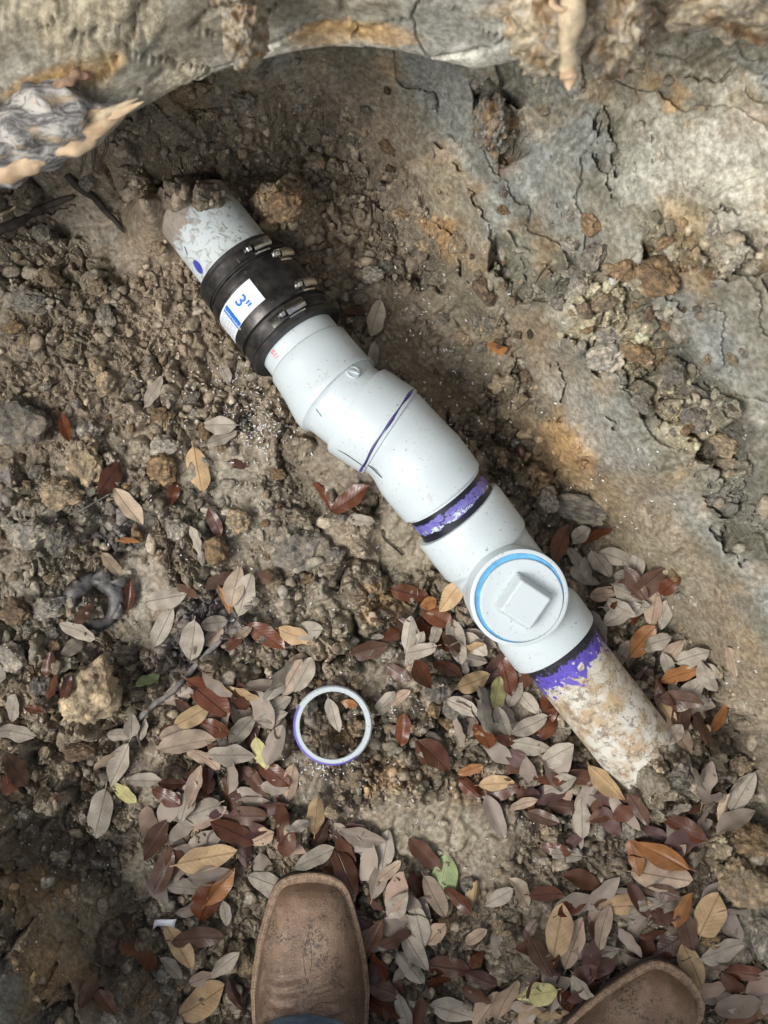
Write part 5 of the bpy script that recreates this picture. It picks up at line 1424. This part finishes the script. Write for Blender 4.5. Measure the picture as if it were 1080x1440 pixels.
def leaf_mesh(seedv, wid, fold, curl, wave, twist, pointy):
    nx_, ny_ = 15, 7
    r_ = np.random.default_rng(seedv); ph = r_.uniform(0, 6.28, 4)
    xs = np.linspace(-.5, .5, nx_); vs = []
    for x in xs:
        s = (x + .5)
        w = wid * .5 * (np.sin(math.pi * min(max(s, 0), 1) ** .92) ** pointy) * (1 + .06 * math.sin(9 * s + ph[0]))
        notch = r_.uniform(.55, 1.0, 2) if seedv % 3 == 1 and .25 < s < .85 and r_.uniform() < .0 else (1.0, 1.0)
        w = max(w, .006)
        for y in np.linspace(-1, 1, ny_):
            yy = y * w * (notch[0] if y > .6 else notch[1] if y < -.6 else 1.0) * (1 + .05 * math.sin(11 * s + ph[1] + (0 if y > 0 else 2)))
            z = 1.3 * fold * abs(yy) + 1.4 * curl * (x * x) + 1.1 * wave * math.sin(7 * x + ph[2]) * (.4 + abs(y)) * .5 + twist * x * yy * 4 + .02 * math.sin(17 * x + ph[3] + y) * abs(y)
            vs.append((x + .02 * math.sin(4 * s + ph[0]) * 0, yy + .03 * math.sin(3 * s + ph[1]) , z))
    base = [(-.5, 0)]
    ids = np.arange(nx_ * ny_).reshape(nx_, ny_)
    q = np.stack([ids[:-1, :-1], ids[1:, :-1], ids[1:, 1:], ids[:-1, 1:]], -1).reshape(-1, 4).tolist()
    k0 = len(vs); yo = .03 * math.sin(ph[1])
    for (x, r_w) in ((-.50, .012), (-.56, .011), (-.61, .012)):
        vs += [(x, yo - r_w, .004), (x, yo, .016), (x, yo + r_w, .004)]
    for i in range(2):
        for j in range(2): q.append((k0 + 3 * i + j, k0 + 3 * i + j + 1, k0 + 3 * i + j + 4, k0 + 3 * i + j + 3))
    zmin = min(v[2] for v in vs)
    me = np_mesh('leaf', np.array(vs), np.array(q))
    me.materials.append(LK['g'][1]); me.polygons.foreach_set('use_smooth', np.ones(len(me.polygons), dtype=bool))
    return me
LEAF = [leaf_mesh(900 + i, *a) for i, a in enumerate([
    (.44, .06, .10, .02, .0, .68), (.48, -.10, .08, .03, .03, .66), (.40, .16, .16, .02, -.05, .72), (.46, -.20, -.14, .03, .05, .66), (.52, .10, .05, .03, .02, .62),
    (.40, .30, .22, .02, .08, .72), (.44, -.35, .10, .03, -.08, .68), (.48, .22, -.16, .05, .06, .66), (.40, .55, .18, .02, .0, .8), (.46, -.50, -.16, .02, .04, .7),
    (.50, .04, .26, .06, -.08, .64), (.44, .12, -.10, .06, .12, .72)])]
GLOSSY = 'bmo'
LEAVES = '''217,552,45,55,g 318,526,30,-70,g 96,602,40,-75,b 310,598,42,0,g 313,617,42,25,g 279,660,58,-80,t 335,653,28,-15,b 161,674,50,55,b 184,713,56,-55,c 244,694,32,75,b 183,758,33,0,o
303,734,38,-65,b 279,760,42,-65,g 158,794,38,-45,c 183,835,42,80,b 119,862,35,50,m 234,840,53,10,g 265,830,32,-35,m 232,881,52,65,g 275,898,58,80,g 304,874,36,5,g 302,893,34,40,p 317,844,36,-65,o
331,826,55,75,p 346,835,60,70,g 311,815,42,25,m 375,811,35,-20,m 112,885,52,-20,g 107,907,38,40,g 69,933,35,70,b 343,890,26,35,p 331,902,28,40,b 376,894,56,-35,b 98,954,38,60,b 117,954,32,70,b
211,954,36,30,e 20,995,40,75,g 30,1024,50,-15,g 2,946,40,80,g 36,1075,52,-70,m 28,1085,45,60,b 52,996,30,-10,b 76,1018,20,-45,m 294,980,70,-40,b 343,976,55,-30,t 260,990,30,-50,m 274,1002,52,25,t
248,1027,38,15,p 267,1041,72,10,p 307,1018,50,-15,b 343,1023,48,50,g 331,1054,60,-5,g 370,1055,42,-75,y 289,1061,50,-40,p 172,1031,38,0,g 187,1020,36,80,g 206,1022,28,75,g 174,1070,58,65,g 207,1094,42,0,g
154,1066,38,30,p 175,1114,40,-35,y 148,1137,60,80,g 244,1098,35,-5,b 237,1118,42,-30,b 280,1103,55,75,p 265,1122,55,80,g 283,1135,58,20,g 327,1114,48,-60,m 350,1141,50,0,m 296,1094,35,85,b 330,1163,66,-30,b
387,1087,50,-35,b 296,1196,75,10,t 373,1173,50,35,p 389,1151,60,-75,b 421,1158,36,10,g 447,1138,52,85,t 443,1199,55,20,g 508,1192,52,-55,g 542,1192,52,80,g 547,1221,38,40,p 486,1221,60,-65,b 460,1205,48,55,m
452,1170,40,60,m 374,1238,48,-25,g 291,1268,70,70,b 313,1236,55,50,o 282,1312,66,0,m 256,1325,62,-55,t 317,1283,32,-80,g 260,1240,48,-10,g 234,1218,60,65,m 224,1177,55,60,m 248,1347,38,-50,g 320,1347,50,40,g
287,1370,36,20,p 291,1395,72,35,t 332,1390,40,-60,m 561,1266,58,55,g 530,1260,36,-50,m 526,1314,50,60,m 558,1307,50,10,m 535,1345,45,-70,b 537,1382,50,-20,m 539,1416,48,-25,b 569,1423,50,-70,g 623,1234,62,80,e
644,1262,48,-50,b 610,1255,56,-60,p 667,1255,42,85,t 700,1255,40,30,g 730,1251,50,-55,c 669,1312,32,35,p 697,1325,36,85,g 669,1340,28,40,b 628,1355,55,-10,b 674,1370,45,-20,b 615,1373,45,-60,b 588,1290,58,-75,g
584,1336,55,-55,g 578,1358,50,-50,g 613,1303,45,55,p 635,1414,58,-15,g 710,1395,66,70,p 685,1418,60,60,p 752,1388,62,25,y 791,1399,42,-60,b 756,1336,58,-65,m 745,1301,30,60,m 784,1305,66,80,t 806,1321,66,70,p
845,1295,58,75,p 848,1336,42,5,g 815,1375,48,-55,g 767,1255,45,0,b 802,1270,48,20,b 661,1081,35,20,o 610,1060,55,-45,b 698,1101,45,5,t 702,1110,50,15,b 660,1108,38,-40,b 769,1090,42,-5,b 785,1099,52,35,g
852,1095,68,-45,t 813,1142,50,85,g 791,1129,44,-5,m 761,1145,42,-20,m 732,1123,38,15,p 780,1188,40,-5,b 795,1199,42,-10,g 897,1136,48,-55,m 954,1156,60,-25,b 951,1134,50,-10,g 923,1194,72,-25,o 890,1200,48,-75,o
926,1226,75,-5,p 971,1086,34,-70,g 1001,1071,44,-25,g 1045,1114,58,60,g 1014,1131,42,75,c 992,1279,66,70,t 910,1271,52,20,g 929,1251,46,-10,m 957,1273,48,60,o 962,1301,55,-75,m 1014,1334,60,15,g 971,1352,62,-65,t
1045,1367,48,-5,b 1006,1352,36,0,m 1038,1402,48,5,g 878,1267,60,10,t 941,1323,55,35,b 786,763,50,65,b 812,752,40,50,g 830,752,45,25,b 825,800,32,-75,g 845,792,45,-55,g 862,783,45,-20,g 885,817,48,-60,m 877,833,52,-25,g
870,862,52,30,g 820,810,45,-25,g 915,853,50,85,p 930,863,40,80,g 920,902,45,15,g 897,900,50,45,o 950,945,52,20,o 985,947,55,-60,g 950,980,55,-5,m 973,1013,60,70,m 947,1027,60,-70,p 923,990,48,-60,t 840,832,42,10,p
678,1000,48,-85,g 703,1008,45,-70,g 742,1017,50,25,g 743,1043,52,-10,g 722,968,45,70,g 743,988,38,-50,g 767,1003,65,70,b 665,953,52,15,t 697,972,45,75,y 662,910,40,35,t 652,937,25,-80,g 780,1055,50,35,g 678,1030,55,-60,b
707,1033,40,-30,b 575,890,44,80,g 553,890,32,30,b 531,894,18,0,g 603,846,34,30,o 633,838,50,55,t 614,868,44,-30,b 612,887,34,70,g 592,911,42,15,g 633,898,40,-60,m 662,907,38,40,g 455,701,46,-60,b 495,702,58,35,b
508,733,36,-10,g 470,1004,44,-75,g 493,988,24,-10,o 541,988,42,50,g 562,980,32,35,p 565,1024,45,80,b 607,1061,55,-40,b 597,947,55,-60,b 472,911,18,-80,p 418,891,48,-20,t 435,885,45,5,g 427,947,48,60,g 413,949,50,60,p
396,952,60,55,g 418,930,35,30,p 390,991,45,30,g 382,1002,45,20,g 410,1099,46,80,p 697,490,34,-10,o 527,451,55,75,g 498,438,30,25,m 525,500,35,80,g 1040,1090,44,40,g 132,1382,48,70,m 155,1400,48,-40,m 1028,930,50,-70,p
1010,1010,40,60,o'''
hand = []
for tok in LEAVES.split():
    a = tok.split(','); hand.append((float(a[0]), float(a[1]), float(a[2]), float(a[3]), a[4]))
FILL = [(880, 840, 55, 75, 16), (960, 990, 40, 75, 14), (640, 905, 70, 50, 16), (705, 1010, 60, 60, 18), (770, 1110, 90, 45, 18), (930, 1180, 70, 60, 14), (880, 1300, 100, 60, 22), (290, 1190, 80, 90, 26),
        (330, 1080, 80, 90, 20), (560, 1330, 60, 90, 20), (470, 1190, 60, 30, 10), (730, 1400, 60, 45, 14), (1040, 1390, 45, 60, 12), (330, 990, 60, 50, 10), (820, 1400, 40, 40, 8), (1000, 1130, 50, 40, 8)] * 1
FILL = [(a, b, c, d, int(e * 1.12)) for a, b, c, d, e in FILL]
pile_s = .003
PXS = np.arange(-.50, .50, pile_s); PYS = np.arange(-.66, .60, pile_s)
PGX, PGY = np.meshgrid(PXS, PYS)
PILE = ground_z(PGX, PGY)
for _ in range(2):
    PILE[1:-1, 1:-1] = np.maximum(PILE[1:-1, 1:-1], (PILE[:-2, 1:-1] + PILE[2:, 1:-1] + PILE[1:-1, :-2] + PILE[1:-1, 2:]) / 4)
for ob in bpy.data.objects:
    if ob.name.split('.')[0] in ('stone', 'clod'):
        rr_ = max(ob.scale[0], ob.scale[1]) * .85; tp = ob.location.z + ob.scale[2] * .75
        m_ = (PGX - ob.location.x) ** 2 + (PGY - ob.location.y) ** 2 < rr_ ** 2
        PILE[m_] = np.maximum(PILE[m_], tp)
for nm in ('soil_lumps', 'soil_crumbs'):
    me_ = bpy.data.objects[nm].data; co_ = np.zeros(len(me_.vertices) * 3, np.float32); me_.vertices.foreach_get('co', co_); co_ = co_.reshape(-1, 3)
    ii_ = np.clip(((co_[:, 0] - PXS[0]) / pile_s).astype(int), 0, len(PXS) - 1); jj_ = np.clip(((co_[:, 1] - PYS[0]) / pile_s).astype(int), 0, len(PYS) - 1)
    np.maximum.at(PILE, (jj_, ii_), co_[:, 2] * .999)
r5 = np.random.default_rng(77)
def lay_leaf(u, v, ln, ang, kd, mesh_i):
    z = PILE_at(u, v)
    k = (CAM_H - z) / FPX
    x = (u - 540) * k; y = (720 - v) * k; L_ = ln * k * 1.14
    a = R(ang); ca, sa = math.cos(a), math.sin(a)
    fx = np.array([-.42, -.2, 0, .2, .42, -.25, .25, -.25, .25, 0, 0]) * L_; fy = np.array([0, 0, 0, 0, 0, .15, .15, -.15, -.15, .18, -.18]) * L_
    X = x + fx * ca - fy * sa; Y = y + fx * sa + fy * ca
    i = np.clip(((X - PXS[0]) / pile_s).astype(int), 0, len(PXS) - 1); j = np.clip(((Y - PYS[0]) / pile_s).astype(int), 0, len(PYS) - 1)
    H_ = PILE[j, i]
    A = np.stack([fx, fy, np.ones(11)], -1)
    co_, *_ = np.linalg.lstsq(A, H_, rcond=None)
    co_[:2] = np.clip(co_[:2], -1.3, 1.3)
    resid = H_ - A @ co_
    z0 = co_[2] + np.percentile(resid, 97)
    zl = z0 + co_[0] * fx + co_[1] * fy
    PILE[j, i] = np.maximum(PILE[j, i], zl + .0012)
    for dj in (-1, 0, 1):
        for di in (-1, 0, 1):
            jj = np.clip(j + dj, 0, len(PYS) - 1); ii = np.clip(i + di, 0, len(PXS) - 1)
            PILE[jj, ii] = np.maximum(PILE[jj, ii], np.minimum(zl + .0010, PILE[jj, ii] + .004))
    # local frame: x along the leaf
    ex = Vector((ca, sa, co_[0])).normalized(); ey = Vector((-sa, ca, co_[1])); n_ = ex.cross(ey).normalized(); ey = n_.cross(ex)
    rot = Matrix((ex, ey, n_)).transposed() @ Matrix.Rotation(R(r5.normal() * 6), 3, 'X') @ Matrix.Rotation(R(r5.normal() * 5), 3, 'Y')
    return Vector((x, y, z0 + .0018)), rot.to_euler(), L_
def PILE_at(u, v):
    p = drop(u, v); return p.z
STATES = {0: 'lying flat', 1: 'lying flat', 2: 'slightly cupped', 3: 'slightly arched', 4: 'lying flat', 5: 'cupped', 6: 'arched', 7: 'rippled', 8: 'folded along its midrib', 9: 'arched', 10: 'curled', 11: 'twisted'}
fill = []
for (cu, cv, ru, rv, n) in FILL:
    for _ in range(n):
        u = cu + r5.normal() * ru * .6; v = cv + r5.normal() * rv * .6
        kd = r5.choice(list('gpbmto'), p=[.50, .05, .27, .14, .03, .01])
        fill.append((u, v, r5.uniform(34, 60), r5.uniform(-90, 90), kd))
def blocked(u, v):
    dp = float(seg_dist(np.array([u]), np.array([v]), AX_PX[2:])[0])
    return dp < 48 or not (2 < u < 1085 and v < 1450) or (340 < u < 520 and v > 1236) or (v > 1340 + abs(u - 920) * .75 and 790 < u < 1000)
fill = [f for f in fill if not blocked(f[0], f[1])]
n_ind = 300 - len(hand)
under = fill[n_ind:]; fill = fill[:n_ind]
# a few buried leaves first, as one mass under the others
if under:
    acc_v = []; acc_f = []; acc_c = []; off = 0
    for (u, v, ln, ang, kd) in under:
        me = LEAF[int(r5.integers(0, 12))]
        loc, rot, L_ = lay_leaf(u, v, ln, ang, kd, 0)
        vv = np.zeros(len(me.vertices) * 3); me.vertices.foreach_get('co', vv); vv = vv.reshape(-1, 3) * L_
        vv = vv @ np.array(rot.to_matrix()).T + np.array(loc)
        acc_v.append(vv); acc_f += [tuple(x + off for x in p.vertices) for p in me.polygons]; off += len(vv)
        base = {'g': (.30, .25, .205), 'p': (.36, .26, .20), 'b': (.10, .04, .02), 'm': (.09, .045, .04), 't': (.40, .29, .17), 'o': (.28, .12, .04)}[kd]
        acc_c.append(np.tile(np.array(base) * r5.uniform(.8, 1.15), (len(vv), 1)))
    me = np_mesh('leaf_litter', np.concatenate(acc_v), np.array(acc_f)); set_attr(me, 'Tone', np.concatenate(acc_c))
    m, nt, b = new_mat('litter_leaf'); N = NT(nt); at = N.n('ShaderNodeAttribute', attribute_name='Tone')
    N.l(N.mix(N.noise(N.coord('Object'), 140, 4), N.mix(1.0, at.outputs['Color'], (.75, .72, .7), 'MULTIPLY'), at.outputs['Color']), b.inputs['Base Color']); b.inputs['Roughness'].default_value = .6
    tag(link_mesh('leaf_litter', me, m), 'lower layer of fallen leaves showing through the leaf piles', 'leaf litter', kind='stuff')
order = [(f, False) for f in fill] + [(h, True) for h in hand[::-1]]
# keep piles natural: random fill first, the drawn ones on top
for (u, v, ln, ang, kd), drawn in order:
    mi = int(r5.choice(12, p=[.15, .13, .11, .10, .12, .08, .07, .06, .05, .04, .05, .04]))
    if drawn and r5.uniform() < .3: ang += 180
    loc, rot, L_ = lay_leaf(u, v, ln, ang, kd, mi)
    w = near_words(u, v)
    sz_ = 'small ' if ln < 38 else 'large ' if ln > 55 else ''
    lab = f'{sz_}{LK[kd][0]} leaf, {STATES[mi]}, {w}'
    put('leaf', LEAF[mi], loc, (L_, L_ * r5.uniform(.92, 1.12), L_), rot, LK[kd][1], lab, 'leaf', f'{sz_}{LK[kd][0]} leaves {STATES[mi]} {w}')

# ------------------------------------------------------------------ plastic shavings and scraps
M_SHAV = simple_mat('pvc_shaving', (.78, .80, .80), .5)
r6 = np.random.default_rng(8)
vs = []; fs = []
for (cu, cv, ru, rv, n) in ((360, 600, 30, 22, 150), (345, 580, 50, 50, 110), (280, 560, 80, 60, 80), (250, 700, 150, 120, 90), (620, 560, 90, 120, 60), (455, 1078, 28, 8, 40), (540, 1030, 70, 60, 50), (610, 930, 50, 40, 40), (500, 1100, 120, 60, 60), (640, 620, 80, 90, 45), (420, 560, 40, 40, 20),
                            (600, 420, 90, 120, 40), (850, 700, 120, 100, 40), (440, 900, 120, 100, 50), (980, 930, 60, 90, 20), (700, 1210, 150, 60, 30), (150, 1180, 150, 120, 30), (560, 990, 20, 30, 20)):
    for _ in range(n):
        u = cu + r6.normal() * ru * .7; v = cv + r6.normal() * rv * .7
        if not (0 < u < 1080 and 80 < v < 1440): continue
        p = drop(u, v); a = r6.uniform(0, 6.28); L_ = r6.uniform(.0005, .0019); w = r6.uniform(.0004, .0010); bend = r6.uniform(0, .0006)
        d = Vector((math.cos(a), math.sin(a), 0)); n_ = Vector((-d.y, d.x, 0)); i0 = len(vs)
        for f in (-1, 0, 1):
            c = p + d * L_ * f + n_ * bend * (1 - f * f) + Vector((0, 0, .0022 + .0012 * abs(f) * r6.uniform()))
            vs += [tuple(c - n_ * w), tuple(c + n_ * w), tuple(c + Vector((0, 0, .0006)))]
        for k in range(2):
            b0 = i0 + 3 * k
            fs += [(b0, b0 + 3, b0 + 5, b0 + 2), (b0 + 2, b0 + 5, b0 + 4, b0 + 1), (b0 + 1, b0 + 4, b0 + 3, b0)]
tag(link_mesh('plastic_shavings', np_mesh('plastic_shavings', np.array(vs), np.array(fs)), M_SHAV, smooth=False), 'white plastic sawing crumbs sprinkled over the dirt', 'shavings', kind='stuff')
# scrap of white paper among leaves
pp = drop(235, 1291)
bm = bmesh.new()
g = [[bm.verts.new((x * .0125 + .002 * y, y * .0040 - (.004 if (abs(x) > .8 and y < 0) else 0), .0015 * math.sin(3 * x) + .0012 * y)) for y in (-1, 0, 1)] for x in (-1, -.6, 0, .6, 1)]
for i in range(4):
    for j in range(2): bm.faces.new((g[i][j], g[i + 1][j], g[i + 1][j + 1], g[i][j + 1]))
me = bpy.data.meshes.new('paper_scrap'); bm.to_mesh(me); bm.free()
po = link_mesh('paper_scrap', me, M_PRINTW); po.location = pp + Vector((0, 0, .016)); po.rotation_euler = (0, 0, R(3))
po.modifiers.new('thickness', 'SOLIDIFY').thickness = .0006
tag(po, 'small torn scrap of white plastic lying on brown leaves', 'scrap')
